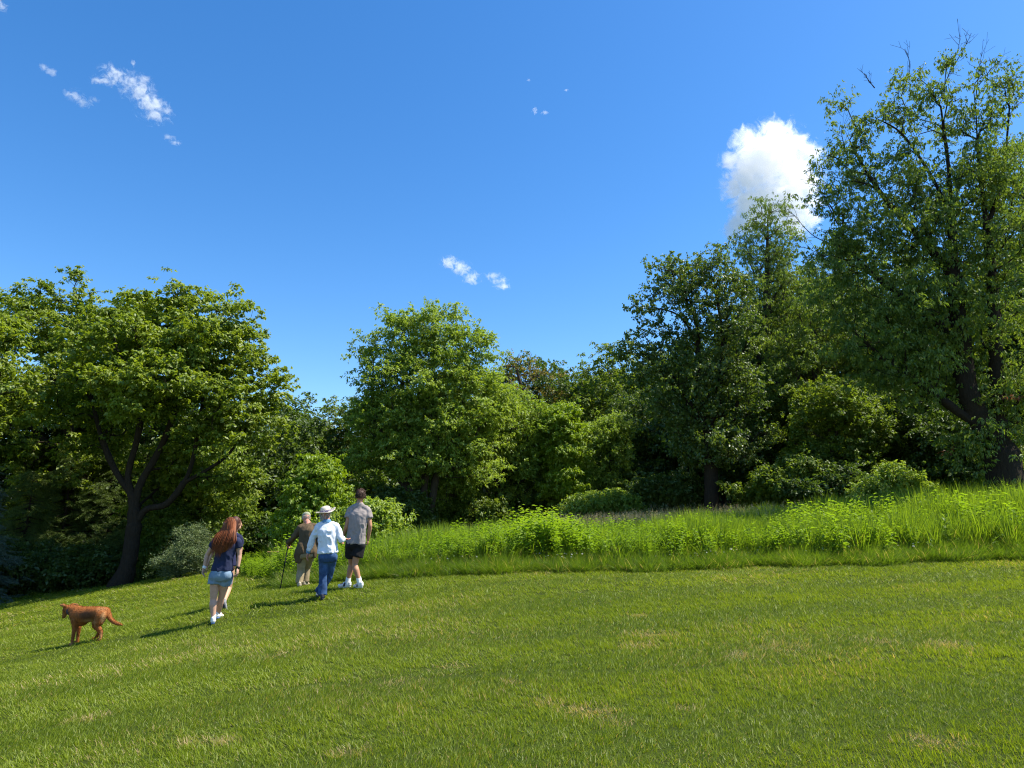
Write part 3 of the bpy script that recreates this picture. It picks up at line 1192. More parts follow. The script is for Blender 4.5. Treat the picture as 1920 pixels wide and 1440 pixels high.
    o = scatter('seed_heads', place(x, y), rots(len(x), .06), hh, seeds, M['stemgrass'], None,
                dict(tint=g.uniform(0, 1, len(x)), dry=np.full(len(x), .05)), g)
    o.data.materials.clear()
    tag(o, 'pale pinkish seed heads nodding on thin stems along the meadow crest', 'grass', kind='stuff')
    # white clover in drifts near the edge
    x, y = pts(9000, -4, 16, 0.4, 1.9)
    k = (vnoise(np.stack([x, y], 1) + 2, 0.9) > 0.45) & (g.uniform(0, 1, len(x)) < .4)
    x, y = x[k], y[k]
    o = scatter('clover_flowers', place(x, y), rots(len(x), .15), g.uniform(0.9, 1.7, len(x)), [flower_head('clover_head', M['flower'])], M['flower'], None, {}, g)
    tag(o, 'small white clover flowers in drifts low in the meadow edge', 'flowers', kind='stuff')
    # low bright weeds where the mown path turns back behind the women
    x = g.uniform(-12, -5, 2600)
    y = g.uniform(19, 25.5, 2600)
    k = (x > meadow_left(y) - 0.6 - 0.5 * vnoise(np.stack([x, y], 1), 1.0)) & (x < -0.9 - 0.22 * (y - 10))
    x, y = x[k], y[k]
    o = scatter('path_side_weeds', place(x, y), rots(len(x), .1), g.uniform(.5, .9, len(x)), herbs, M['weed'], None,
                dict(tint=g.uniform(.3, 1, len(x)), dry=np.zeros(len(x))), g)
    tag(o, 'low bright green weeds beside the mown path behind the women', 'weeds', kind='stuff')


make_meadow()


def milkweed(name, px, py, Y, H, label):
    """single upright plant with big paired leaves"""
    g = np.random.default_rng(int(px))
    b = at(px, py, Y)
    b[2] = gz(b[0], Y)
    V, T, lv = [], [], []
    n = 9
    for s in range(1):
        for k in range(n):
            t = 0.18 + 0.82 * k / n
            for sgn in (0, 1):
                a = k * 1.57 + sgn * math.pi + g.normal(0, .12)
                el = 0.35 + 0.7 * t
                L_ = H * 0.30 * (1.15 - 0.55 * t)
                c = np.array([0, 0, H * t])
                rad_ = np.array([math.cos(a), math.sin(a), 0])
                sd = np.array([-math.sin(a), math.cos(a), 0])
                pr = [(0, 0.1), (0.3, 0.8), (0.6, 1.0), (0.85, .55), (1, 0)]
                i = len(V)
                for (u, w) in pr:
                    cc = c + rad_ * L_ * u * math.cos(el) + np.array([0, 0, L_ * u * math.sin(el) - 0.35 * L_ * u * u])
                    W = L_ * 0.17 * w
                    V += [cc - sd * W + [0, 0, W * .4], cc, cc + sd * W + [0, 0, W * .4]]
                for q in range(4):
                    j = i + 3 * q
                    T += [[j, j + 1, j + 4], [j, j + 4, j + 3], [j + 1, j + 2, j + 5], [j + 1, j + 5, j + 4]]
                lv += [g.uniform()] * 15
    root = empty(name, b, label, 'plant')
    me = np_mesh('leaves', V, None, T)
    fattr(me, 'lv', lv)
    obj('leaves', me, M['bright'], root, False)
    A = np.array([[0, 0, -.05], [0, 0, H * .5], [0.01, 0, H * .98]])
    Vt, Qt = tubes(A, np.array([-1, 0, 1]), np.array([.008, .007, .004]))
    obj('stem', np_mesh('stem', Vt, Qt), M['weed'], root, False)
    return root


milkweed('milkweed_plant', 1782, 1050, 14.0, 0.85, 'broad-leaved milkweed plant standing pale in the tall grass at the right')
milkweed('milkweed_plant', 1745, 935, 17.2, 1.0, 'leafy plant with a flat spreading top rising over the meadow crest before the dark trees')
milkweed('milkweed_plant', 1130, 1000, 15.6, 0.7, 'small leafy plant in the middle of the meadow left of the tall dark trunk')

# ------------------------------------------------------------------ trees: left
make_tree('maple_tree', 'broad bright green maple with dark forked trunk at the left edge of the lawn', 'maple', 235, 24.6,
          [(385, 655, 105, 85), (300, 650, 80, 70), (430, 720, 95, 90), (255, 600, 50, 52, 1), (445, 800, 75, 42), (432, 850, 34, 45, -.5), (330, 740, 120, 60, -1.5),
           (180, 740, 95, 70, 1), (250, 700, 100, 90, -1), (200, 640, 70, 70, 1.5), (340, 850, 60, 40, 1.5), (500, 690, 40, 45), (200, 830, 60, 40, 1), (380, 930, 50, 40, 2.5), (300, 940, 50, 40, 3), (475, 770, 55, 36), (505, 730, 40, 36), (360, 900, 50, 30, 1.5), (300, 880, 40, 30, 2), (440, 890, 40, 30, 0), (400, 568, 36, 34), (340, 572, 32, 34), (265, 565, 30, 36), (455, 605, 40, 36), (300, 590, 36, 30)],
          11, r_base=0.25, n_clump=270, per=8, clusters=2, clump_r=0.60, bark='darkbark', dmin=0.5, sub_flat=.6, gap=.42,
          limbs=[[(240, 1060), (248, 1010), (252, 980), (248, 930), (240, 890), (258, 820), (270, 740), (285, 660)],
                 [(252, 985), (275, 955), (312, 945), (345, 905), (362, 860), (372, 800), (385, 720), (400, 640)],
                 [(252, 960), (262, 910), (290, 860), (318, 800), (330, 740), (330, 650)],
                 [(345, 905), (390, 880), (430, 850), (470, 790)],
                 [(248, 930), (215, 880), (190, 820), (175, 760)],
                 [(372, 800), (420, 750), (460, 690)]])
make_tree('maple_tree', 'maple behind the forked one at far left with a leaning upper stem', 'maple', 150, 29,
          [(95, 620, 85, 75), (150, 560, 38, 48), (30, 690, 80, 110), (60, 800, 100, 90), (150, 690, 80, 70), (120, 880, 110, 70), (190, 900, 60, 60), (40, 960, 80, 50), (30, 580, 50, 40), (0, 900, 80, 80)],
          12, r_base=0.30, n_clump=230, per=7, clusters=2, clump_r=0.7, bark='darkbark',
          limbs=[[(160, 1040), (158, 950), (150, 880), (130, 820), (112, 770), (100, 700), (90, 620)], [(150, 880), (60, 800), (20, 700)], [(130, 820), (150, 700), (150, 590)]])
make_tree('maple_tree', 'bright maple boughs reaching in from beyond the left border', 'maple', -110, 22,
          [(-70, 660, 90, 90), (-30, 740, 70, 60), (-110, 780, 90, 80), (0, 790, 40, 30)],
          13, r_base=0.26, n_clump=120, per=7, clusters=2, clump_r=0.65, bark='darkbark')
make_spruce('blue_spruce', 'pale blue-green spruce low at the far left border', -45, 23.5, 4.6, 1.5, 31, 'bluespruce')
make_spruce('spruce_tree', 'dark spruce left of the forked maple trunk', 120, 28, 5.2, 1.9, 32)
make_spruce('spruce_tree', 'dark spruce close behind the forked maple trunk', 200, 28.5, 5.8, 1.9, 33)
make_spruce('spruce_tree', 'spruce with drooping green boughs right of the forked maple trunk', 290, 27, 4.9, 1.7, 34)
make_spruce('spruce_tree', 'dark spruce between the blue one and the maple trunk', 50, 27, 4.5, 1.8, 35)
make_tree('silver_shrub', 'rounded grey-green willow shrub right of the forked maple trunk', 'silver', 345, 23.2,
          [(348, 1012, 28, 24), (345, 1045, 34, 30), (372, 1050, 20, 22), (322, 1072, 22, 18)], 36, r_base=0.07, n_clump=70, per=8, clusters=4, clump_r=0.3,
          dmin=0.25, jit=.15, z_floor=0.1, cat='shrub')
make_tree('green_shrub', 'loose green shrub at the foot of the spruces left of the grey-green one', 'mid', 300, 26,
          [(300, 1040, 22, 30), (308, 1000, 20, 36)], 37, r_base=0.06, n_clump=40, per=7, clusters=3, clump_r=0.35, dmin=.3, jit=.18, z_floor=0.1, cat='shrub')
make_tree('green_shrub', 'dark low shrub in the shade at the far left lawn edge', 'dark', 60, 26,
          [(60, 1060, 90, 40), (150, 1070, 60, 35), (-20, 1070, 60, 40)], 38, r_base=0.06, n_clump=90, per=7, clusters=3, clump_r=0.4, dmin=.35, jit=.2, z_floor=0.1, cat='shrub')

# ------------------------------------------------------------------ trees: middle
make_tree('woodland_tree', 'round-topped tree in the gap between the left maple and the centre tree', 'mid', 535, 41,
          [(545, 805, 42, 36), (520, 850, 60, 60), (570, 850, 48, 50), (500, 920, 70, 70), (560, 950, 70, 60)], 41, r_base=0.3, n_clump=150, per=7, clusters=2, clump_r=0.85, scale=1.25)
make_tree('woodland_tree', 'dark woodland tree behind the redhead and the silver shrub', 'dark', 445, 35,
          [(440, 880, 60, 70), (470, 940, 60, 70), (410, 950, 60, 70), (500, 850, 40, 40)], 42, r_base=0.25, n_clump=150, per=7, clusters=2, clump_r=0.75, scale=1.15)
make_tree('woodland_tree', 'pale yellowish tree peeping over the gap behind the vine-covered stump', 'olive', 615, 50,
          [(612, 835, 40, 38), (590, 870, 50, 40), (640, 870, 50, 60)], 43, r_base=0.25, n_clump=90, per=7, clusters=2, clump_r=0.95, scale=1.4)
make_tree('woodland_tree', 'dense green tree directly left of the tall centre tree', 'mid', 655, 33,
          [(650, 790, 45, 38), (625, 840, 40, 40), (690, 800, 50, 60), (650, 880, 60, 60), (700, 890, 50, 50), (640, 950, 50, 50)], 44, r_base=0.22, n_clump=170, per=7, clusters=2, clump_r=0.65)
make_tree('vine_clad_tree', 'bright green vine-smothered tree stump above the old man', 'vine', 590, 23,
          [(603, 885, 25, 28), (582, 925, 34, 22), (610, 935, 18, 22), (585, 975, 38, 34), (562, 1000, 30, 30)], 45, r_base=0.2, n_clump=90, per=9, clusters=3, clump_r=0.4, dmin=.3, jit=.18)
make_tree('viburnum_shrub', 'light green layered shrub behind the man in grey', 'bright', 705, 20,
          [(700, 955, 28, 22), (722, 975, 24, 20), (690, 985, 40, 26), (715, 1000, 30, 18), (660, 990, 20, 25)], 46, r_base=0.06, n_clump=60, per=7, clusters=3, clump_r=0.32, dmin=.28, jit=.16, sub_flat=.35, z_floor=.1, cat='shrub')
make_tree('ash_tree', 'tall yellow-green centre tree with several dark stems', 'bright', 795, 27,
          [(765, 635, 52, 50), (828, 625, 44, 45), (715, 665, 38, 36), (700, 640, 22, 20), (880, 680, 45, 52), (905, 640, 22, 22), (790, 720, 105, 70), (725, 780, 70, 75), (850, 780, 85, 70),
           (905, 760, 50, 60), (780, 850, 95, 50), (880, 860, 60, 50), (700, 870, 60, 40)], 47, r_base=0.26, n_clump=330, per=8, clusters=2, clump_r=0.56, dmin=.5, sub_flat=.7, gap=.43,
          limbs=[[(797, 960), (795, 920), (806, 860), (818, 790), (812, 720), (815, 640)],
                 [(795, 1000), (780, 940), (762, 900), (772, 850), (765, 790), (755, 720), (760, 640)],
                 [(795, 920), (785, 870), (770, 830)],
                 [(797, 1000), (808, 950), (820, 890), (850, 820), (870, 750), (880, 690)],
                 [(775, 940), (745, 890), (722, 830), (700, 760), (700, 680)],
                 [(820, 890), (870, 860), (900, 800), (920, 750)]])
make_tree('ash_tree', 'leaning slim tree just right of the centre tree', 'bright', 832, 28.5,
          [(870, 900, 40, 40), (850, 850, 40, 40), (800, 930, 60, 30)], 48, r_base=0.14, n_clump=60, per=7, clusters=2, clump_r=0.5)
make_tree('willow_tree', 'feathery light green tree right of the centre tree', 'bright', 930, 30,
          [(950, 770, 55, 45), (985, 810, 45, 50), (930, 830, 60, 60), (970, 880, 50, 45), (915, 900, 50, 40)], 49, r_base=0.24, n_clump=210, per=8, clusters=2, clump_r=0.58)
make_tree('sparse_tree', 'thin-crowned yellowish tree showing sky above the feathery one', 'olive', 990, 38,
          [(968, 695, 36, 32), (1010, 715, 30, 28), (1035, 755, 40, 34), (985, 750, 45, 40)], 50, r_base=0.22, n_clump=105, per=5, clusters=1, clump_r=0.8, scale=1.1)
make_tree('woodland_tree', 'green ridge tree left of the dark oak group', 'mid', 1075, 46,
          [(1072, 735, 34, 28), (1055, 770, 45, 40), (1095, 770, 50, 50), (1080, 830, 80, 60)], 51, r_base=0.3, n_clump=120, per=7, clusters=2, clump_r=0.95, scale=1.4)
make_tree('oak_tree', 'dark rounded oak on the ridge left of the cottonwood', 'dark', 1145, 44,
          [(1145, 725, 42, 36), (1110, 760, 45, 45), (1180, 760, 50, 50), (1140, 820, 90, 70)], 52, r_base=0.3, n_clump=150, per=7, clusters=2, clump_r=0.9, scale=1.35)
make_tree('vine_clad_tree', 'dark column of climbing vine between the light green trees', 'vine', 1062, 29.5,
          [(1055, 800, 26, 34), (1062, 850, 30, 40), (1060, 905, 32, 40), (1035, 790, 18, 18)], 53, r_base=0.16, n_clump=110, per=8, clusters=3, clump_r=0.38, dmin=.32, jit=.18)
make_tree('young_tree', 'bright yellow-green young tree left of the dark understorey', 'bright', 1135, 30,
          [(1140, 815, 38, 34), (1110, 850, 36, 40), (1160, 850, 26, 34), (1125, 905, 40, 32)], 54, r_base=0.12, n_clump=110, per=7, clusters=2, clump_r=0.45, dmin=.4)
make_tree('young_tree', 'light green young tree between the feathery tree and the vine column', 'bright', 1015, 31.5,
          [(1010, 820, 34, 44), (1000, 880, 36, 40), (1030, 930, 34, 26)], 55, r_base=0.12, n_clump=90, per=7, clusters=2, clump_r=0.45, dmin=.4)
make_tree('oak_tree', 'dark understorey tree left of the cottonwood trunk', 'dark', 1215, 33,
          [(1195, 800, 50, 50), (1240, 820, 50, 60), (1190, 870, 60, 55), (1250, 890, 50, 45)], 56, r_base=0.2, n_clump=170, per=7, clusters=2, clump_r=0.62)
make_tree('cottonwood_tree', 'tall open cottonwood with dark trunk right of the middle', 'cotton', 1335, 26,
          [(1280, 520, 55, 38), (1345, 515, 45, 36), (1245, 560, 36, 28), (1200, 575, 24, 12), (1225, 608, 34, 12), (1370, 560, 45, 50), (1295, 600, 50, 40), (1375, 640, 42, 60), (1260, 640, 36, 26),
           (1185, 668, 30, 22), (1240, 690, 48, 34), (1320, 700, 60, 40), (1280, 750, 60, 40), (1370, 740, 50, 60), (1330, 820, 70, 60), (1400, 820, 40, 60)], 57,
          r_base=0.26, n_clump=260, per=7, clusters=2, clump_r=0.46, dmin=.46, bark='darkbark', sub_flat=.8, gap=.45, shell=.9,
          limbs=[[(1334, 900), (1332, 850), (1328, 800), (1318, 770), (1308, 700), (1308, 620), (1290, 550)],
                 [(1328, 800), (1345, 760), (1352, 700), (1356, 640), (1345, 560)],
                 [(1328, 800), (1290, 750), (1255, 700), (1200, 670)],
                 [(1308, 640), (1270, 590), (1215, 575)],
                 [(1332, 850), (1365, 800), (1385, 740), (1380, 650)]])

# ------------------------------------------------------------------ trees: right
make_tree('boxelder_tree', 'narrow open-topped tree in front of the big white cloud', 'elder', 1445, 30,
          [(1440, 415, 34, 34), (1415, 470, 40, 34), (1462, 470, 38, 44), (1435, 540, 50, 50), (1425, 620, 50, 60), (1480, 600, 50, 60)], 61,
          r_base=0.24, n_clump=190, per=7, clusters=2, clump_r=0.5, dmin=.48, sub_flat=1.0, gap=.45)
make_tree('boxelder_tree', 'yellowish tree between the narrow one and the giant on the right', 'elder', 1530, 27.5,
          [(1540, 590, 55, 45), (1500, 660, 60, 55), (1580, 640, 55, 60), (1470, 720, 60, 50), (1550, 740, 80, 50)], 62,
          r_base=0.22, n_clump=230, per=7, clusters=2, clump_r=0.55, dmin=.5)
make_tree('boxelder_tree', 'giant leaning tree with thick dark trunk at the right border', 'elder', 1893, 19.6,
          [(1745, 205, 66, 50), (1650, 225, 36, 24), (1612, 262, 26, 24), (1830, 215, 42, 46), (1895, 160, 22, 30), (1625, 325, 56, 50), (1720, 330, 80, 70), (1840, 340, 80, 70), (1590, 400, 40, 50),
           (1650, 440, 72, 62), (1750, 450, 88, 66), (1850, 470, 90, 76), (1602, 520, 44, 46), (1700, 570, 94, 62), (1830, 600, 104, 76), (1650, 640, 76, 48), (1760, 700, 104, 56), (1890, 730, 76, 66),
           (1680, 700, 60, 40), (1562, 470, 30, 36), (1594, 190, 18, 12), (1605, 222, 20, 12), (1558, 280, 24, 14), (1542, 318, 16, 14), (1535, 372, 22, 14), (1538, 505, 24, 18), (1700, 152, 24, 18),
           (1762, 125, 22, 18), (1826, 142, 20, 24), (1866, 172, 20, 18), (1548, 560, 26, 20), (1600, 580, 40, 30), (1850, 830, 60, 40), (1900, 860, 40, 30, .8)], 63,
          r_base=0.44, n_clump=500, per=6, clusters=2, clump_r=0.50, dmin=.45, bark='darkbark', sub_flat=.8, gap=.44, thick=.6,
          limbs=[[(1878, 850), (1848, 805), (1815, 740), (1800, 640), (1790, 520), (1783, 400), (1778, 310), (1764, 200)],
                 [(1878, 850), (1872, 780), (1868, 690), (1862, 560), (1850, 430), (1835, 300), (1830, 210)],
                 [(1848, 805), (1800, 775), (1740, 730), (1680, 690), (1620, 640)],
                 [(1790, 520), (1720, 440), (1650, 360), (1600, 280)],
                 [(1783, 400), (1740, 320), (1690, 250), (1640, 220)],
                 [(1800, 640), (1700, 560), (1620, 500), (1570, 430)],
                 [(1850, 430), (1880, 330), (1893, 200)]])
make_tree('boxelder_tree', 'sunlit yellow-green tree behind the giant at the right border', 'elder', 1990, 26,
          [(1915, 320, 50, 60), (1960, 420, 90, 100), (1930, 560, 90, 100), (1980, 700, 100, 90), (1900, 700, 60, 60)], 64,
          r_base=0.3, n_clump=260, per=7, clusters=2, clump_r=0.65)
make_tree('understorey_tree', 'lit understorey tree right of the cottonwood trunk', 'mid', 1445, 29,
          [(1430, 800, 44, 50), (1480, 810, 44, 50), (1420, 870, 40, 40), (1470, 880, 44, 40)], 65, r_base=0.12, n_clump=130, per=7, clusters=2, clump_r=0.5, dmin=.4)
make_tree('understorey_tree', 'green understorey tree under the yellowish tree', 'mid', 1560, 24.5,
          [(1550, 770, 60, 50), (1600, 800, 60, 50), (1530, 850, 50, 45), (1590, 870, 50, 40)], 66, r_base=0.12, n_clump=160, per=7, clusters=2, clump_r=0.5, dmin=.42)
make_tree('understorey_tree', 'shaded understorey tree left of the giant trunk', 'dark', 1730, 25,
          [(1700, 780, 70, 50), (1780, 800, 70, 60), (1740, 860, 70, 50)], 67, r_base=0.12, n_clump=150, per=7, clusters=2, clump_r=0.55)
make_tree('bright_shrub', 'bright leafy shrub at the meadow crest left of the giant trunk', 'bright', 1680, 21.5,
          [(1680, 890, 26, 14), (1645, 915, 34, 12), (1715, 905, 26, 12), (1600, 925, 30, 10)], 68, r_base=0.05, n_clump=60, per=6, clusters=2, gap=.42, clump_r=0.3, dmin=.3, jit=.15, z_floor=.1, cat='shrub')
make_tree('green_shrub', 'low leafy shrub below the lit understorey tree', 'mid', 1400, 25,
          [(1400, 925, 30, 20), (1440, 930, 34, 18)], 69, r_base=0.05, n_clump=50, per=7, clusters=3, clump_r=0.3, dmin=.28, jit=.15, z_floor=.1, cat='shrub')
make_tree('green_shrub', 'dark leafy shrub on the crest beneath the green understorey tree', 'dark', 1560, 23,
          [(1530, 920, 60, 14), (1570, 895, 24, 26), (1610, 915, 40, 14)], 70, r_base=0.05, n_clump=70, per=7, clusters=3, clump_r=0.32, dmin=.3, jit=.17, z_floor=.1, cat='shrub')
make_tree('green_shrub', 'light shrub at the foot of the young trees right of centre', 'bright', 1130, 27.5,
          [(1120, 950, 40, 18), (1160, 945, 36, 20), (1080, 955, 30, 14)], 71, r_base=0.05, n_clump=70, per=7, clusters=3, clump_r=0.32, dmin=.3, jit=.17, z_floor=.1, cat='shrub')
make_tree('green_shrub', 'dusky shrub at the foot of the feathery tree', 'mid', 880, 28.5,
          [(880, 960, 40, 26), (840, 975, 36, 22), (920, 965, 30, 20)], 72, r_base=0.05, n_clump=70, per=7, clusters=3, clump_r=0.32, dmin=.3, jit=.17, z_floor=.1, cat='shrub')
make_tree('green_shrub', 'dark shrub beneath the cottonwood to its left', 'dark', 1255, 27.5,
          [(1240, 925, 50, 24), (1290, 925, 40, 24)], 73, r_base=0.05, n_clump=70, per=7, clusters=3, clump_r=0.35, dmin=.3, jit=.17, z_floor=.1, cat='shrub')
make_tree('green_shrub', 'shaded shrubs behind the old man at the edge of the wood', 'dark', 500, 30,
          [(490, 1000, 50, 30), (540, 1010, 40, 26), (450, 1020, 36, 24)], 74, r_base=0.05, n_clump=90, per=7, clusters=3, clump_r=0.4, dmin=.35, jit=.2, z_floor=.1, cat='shrub')

make_tree('understorey_tree', 'half-lit understorey tree right of the forked maple trunk', 'bright', 400, 28,  # paler leaf kind stands in for sunlight on this foliage
          [(380, 870, 60, 50), (340, 930, 60, 50), (430, 930, 50, 60), (400, 1000, 60, 50)], 80, r_base=0.12, n_clump=140, per=7, clusters=2, clump_r=0.5)
make_tree('boxelder_tree', 'pale green tree with a ragged top filling the gap left of the giant', 'elder', 1520, 31,
          [(1500, 560, 55, 45), (1555, 530, 45, 50), (1600, 600, 60, 60), (1480, 630, 60, 60), (1550, 640, 80, 60)], 81, r_base=0.2, n_clump=210, per=7, clusters=2, clump_r=0.55, sub_flat=.8)
make_tree('understorey_tree', 'shadowy tree standing behind the yellowish one and left of the giant', 'mid', 1660, 28,
          [(1640, 700, 60, 60), (1700, 740, 60, 60), (1640, 790, 60, 50), (1700, 640, 50, 60)], 82, r_base=0.14, n_clump=170, per=7, clusters=2, clump_r=0.55)
make_tree('woodland_tree', 'dark tree between the cottonwood and the lit understorey tree', 'dark', 1420, 33,
          [(1400, 680, 50, 70), (1440, 750, 60, 60), (1390, 800, 60, 60)], 83, r_base=0.16, n_clump=150, per=7, clusters=2, clump_r=0.6)
make_tree('understorey_tree', 'dark low tree tucked behind the giant trunk', 'dark', 1815, 23,
          [(1800, 820, 55, 45), (1850, 850, 40, 40), (1770, 870, 50, 36)], 84, r_base=0.1, n_clump=110, per=7, clusters=2, clump_r=0.45, dmin=.42)
make_tree('green_shrub', 'leafy shrub on the crest left of the bright one', 'mid', 1480, 23.5,
          [(1470, 915, 40, 16), (1500, 890, 24, 28), (1440, 900, 20, 20)], 85, r_base=0.05, n_clump=60, per=7, clusters=3, clump_r=0.3, dmin=.28, jit=.16, z_floor=.1, cat='shrub')
make_tree('green_shrub', 'dark shrub at the foot of the centre tree on its left', 'dark', 740, 26.5,
          [(740, 960, 50, 36), (770, 975, 36, 24)], 86, r_base=0.05, n_clump=80, per=7, clusters=3, clump_r=0.35, dmin=.3, jit=.16, z_floor=.1, cat='shrub')

# ------------------------------------------------------------------ the wood behind
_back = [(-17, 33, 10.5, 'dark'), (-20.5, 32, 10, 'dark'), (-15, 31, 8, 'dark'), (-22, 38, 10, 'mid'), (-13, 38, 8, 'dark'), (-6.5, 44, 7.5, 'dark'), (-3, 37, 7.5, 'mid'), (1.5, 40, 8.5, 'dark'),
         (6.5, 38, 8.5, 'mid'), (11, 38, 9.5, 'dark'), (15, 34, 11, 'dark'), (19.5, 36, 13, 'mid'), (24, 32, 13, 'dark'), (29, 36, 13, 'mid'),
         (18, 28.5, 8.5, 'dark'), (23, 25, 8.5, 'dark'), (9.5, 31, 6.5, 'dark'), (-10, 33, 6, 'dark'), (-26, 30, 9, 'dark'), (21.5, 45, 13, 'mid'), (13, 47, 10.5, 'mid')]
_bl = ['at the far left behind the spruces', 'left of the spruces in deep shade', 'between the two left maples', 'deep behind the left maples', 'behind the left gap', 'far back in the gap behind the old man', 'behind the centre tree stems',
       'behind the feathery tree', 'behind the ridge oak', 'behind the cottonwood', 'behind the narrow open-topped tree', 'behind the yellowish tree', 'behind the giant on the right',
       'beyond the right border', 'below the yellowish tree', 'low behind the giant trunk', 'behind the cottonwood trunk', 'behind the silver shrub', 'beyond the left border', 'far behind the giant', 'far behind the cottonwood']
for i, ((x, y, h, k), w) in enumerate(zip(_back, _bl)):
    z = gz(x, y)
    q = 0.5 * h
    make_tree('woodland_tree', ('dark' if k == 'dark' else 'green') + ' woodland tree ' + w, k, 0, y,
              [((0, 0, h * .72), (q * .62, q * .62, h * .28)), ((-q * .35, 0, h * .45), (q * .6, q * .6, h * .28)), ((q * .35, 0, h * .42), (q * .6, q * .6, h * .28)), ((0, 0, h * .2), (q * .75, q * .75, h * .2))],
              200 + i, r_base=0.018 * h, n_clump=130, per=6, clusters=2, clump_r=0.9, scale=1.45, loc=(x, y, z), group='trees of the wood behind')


def make_undergrowth():
    g = np.random.default_rng(77)
    n = 9000
    x = g.uniform(-30, 34, n)
    y = g.uniform(29.5, 52, n)
    t = g.uniform(0, 1, n)
    z = ground(x, y) + t * (2.2 + 2.0 * vnoise(np.stack([x, y], 1), 3))
    P = np.stack([x, y, z], 1)
    o = scatter('undergrowth', P, np.stack([g.normal(0, .3, n), g.normal(0, .3, n), g.uniform(0, 6.28, n)], 1), g.uniform(1.6, 2.4, n), TW['dark'], M['dark'], None,
                dict(tint=g.uniform(0, 1, n)), g)
    tag(o, 'dark tangled undergrowth filling the floor of the wood', 'undergrowth', kind='stuff')


make_undergrowth()


# ------------------------------------------------------------------ bare twigs on the giant and other trees
def bare_branch(root, lines, Y, seed, r0=0.02, side=9, sl=0.55):
    g = np.random.default_rng(seed)
    A, par, rad = [], [], []
    for ln in lines:
        C = catmull([at(q[0], q[1], Y + (q[2] if len(q) > 2 else 0)) for q in ln], 6)
        prev = -1
        ids = []
        for k, c in enumerate(C):
            A.append(c)
            par.append(prev)
            rad.append(r0 * (1 - 0.85 * k / len(C)))
            prev = len(A) - 1
            ids.append(prev)
        for s in range(side):
            i = ids[int(g.integers(len(ids) // 4, len(ids) - 1))]
            d = A[min(i + 1, ids[-1])] - A[i]
            d = d / (np.linalg.norm(d) + 1e-9) + g.normal(0, 0.55, 3)
            d /= np.linalg.norm(d)
            L_ = sl * g.uniform(.4, 1.1)
            p1 = i
            for q in range(3):
                A.append(A[p1] + d * L_ / 3 + g.normal(0, .03, 3))
                par.append(p1)
                rad.append(0.006 - 0.001 * q)
                p1 = len(A) - 1
                if q == 1:
                    A.append(A[p1] + (d + g.normal(0, .5, 3)) * L_ / 3)
                    par.append(p1)
                    rad.append(0.004)
    V, Q = tubes(np.array(A), np.array(par), np.array(rad))
    o = obj('bare_branch', np_mesh('bare_branch', V - np.array(root.location), Q), M['bark'], root, False)
    return o


giant = next(o for o in bpy.data.objects if o.get('label', '').startswith('giant leaning'))
for k, ln in enumerate([[(1765, 180), (1782, 130), (1798, 85), (1800, 45)], [(1782, 135), (1805, 95), (1822, 62)], [(1830, 180), (1836, 130), (1843, 85)], [(1835, 160), (1858, 130), (1872, 118)],
                        [(1690, 180), (1706, 130), (1702, 100)], [(1640, 165), (1632, 155), (1624, 145)], [(1570, 420), (1540, 360), (1520, 330)], [(1600, 470), (1530, 445), (1490, 405), (1480, 395)],
                        [(1600, 510), (1545, 480), (1505, 462)], [(1590, 300), (1578, 250), (1583, 235)], [(1880, 230), (1905, 200), (1925, 180)]]):
    bare_branch(giant, [ln], 19.6, 900 + k)


# ------------------------------------------------------------------ figures
def V3(*a):
    return np.array(a, float)


def unit(v):
    v = np.asarray(v, float)
    return v / (np.linalg.norm(v) + 1e-9)


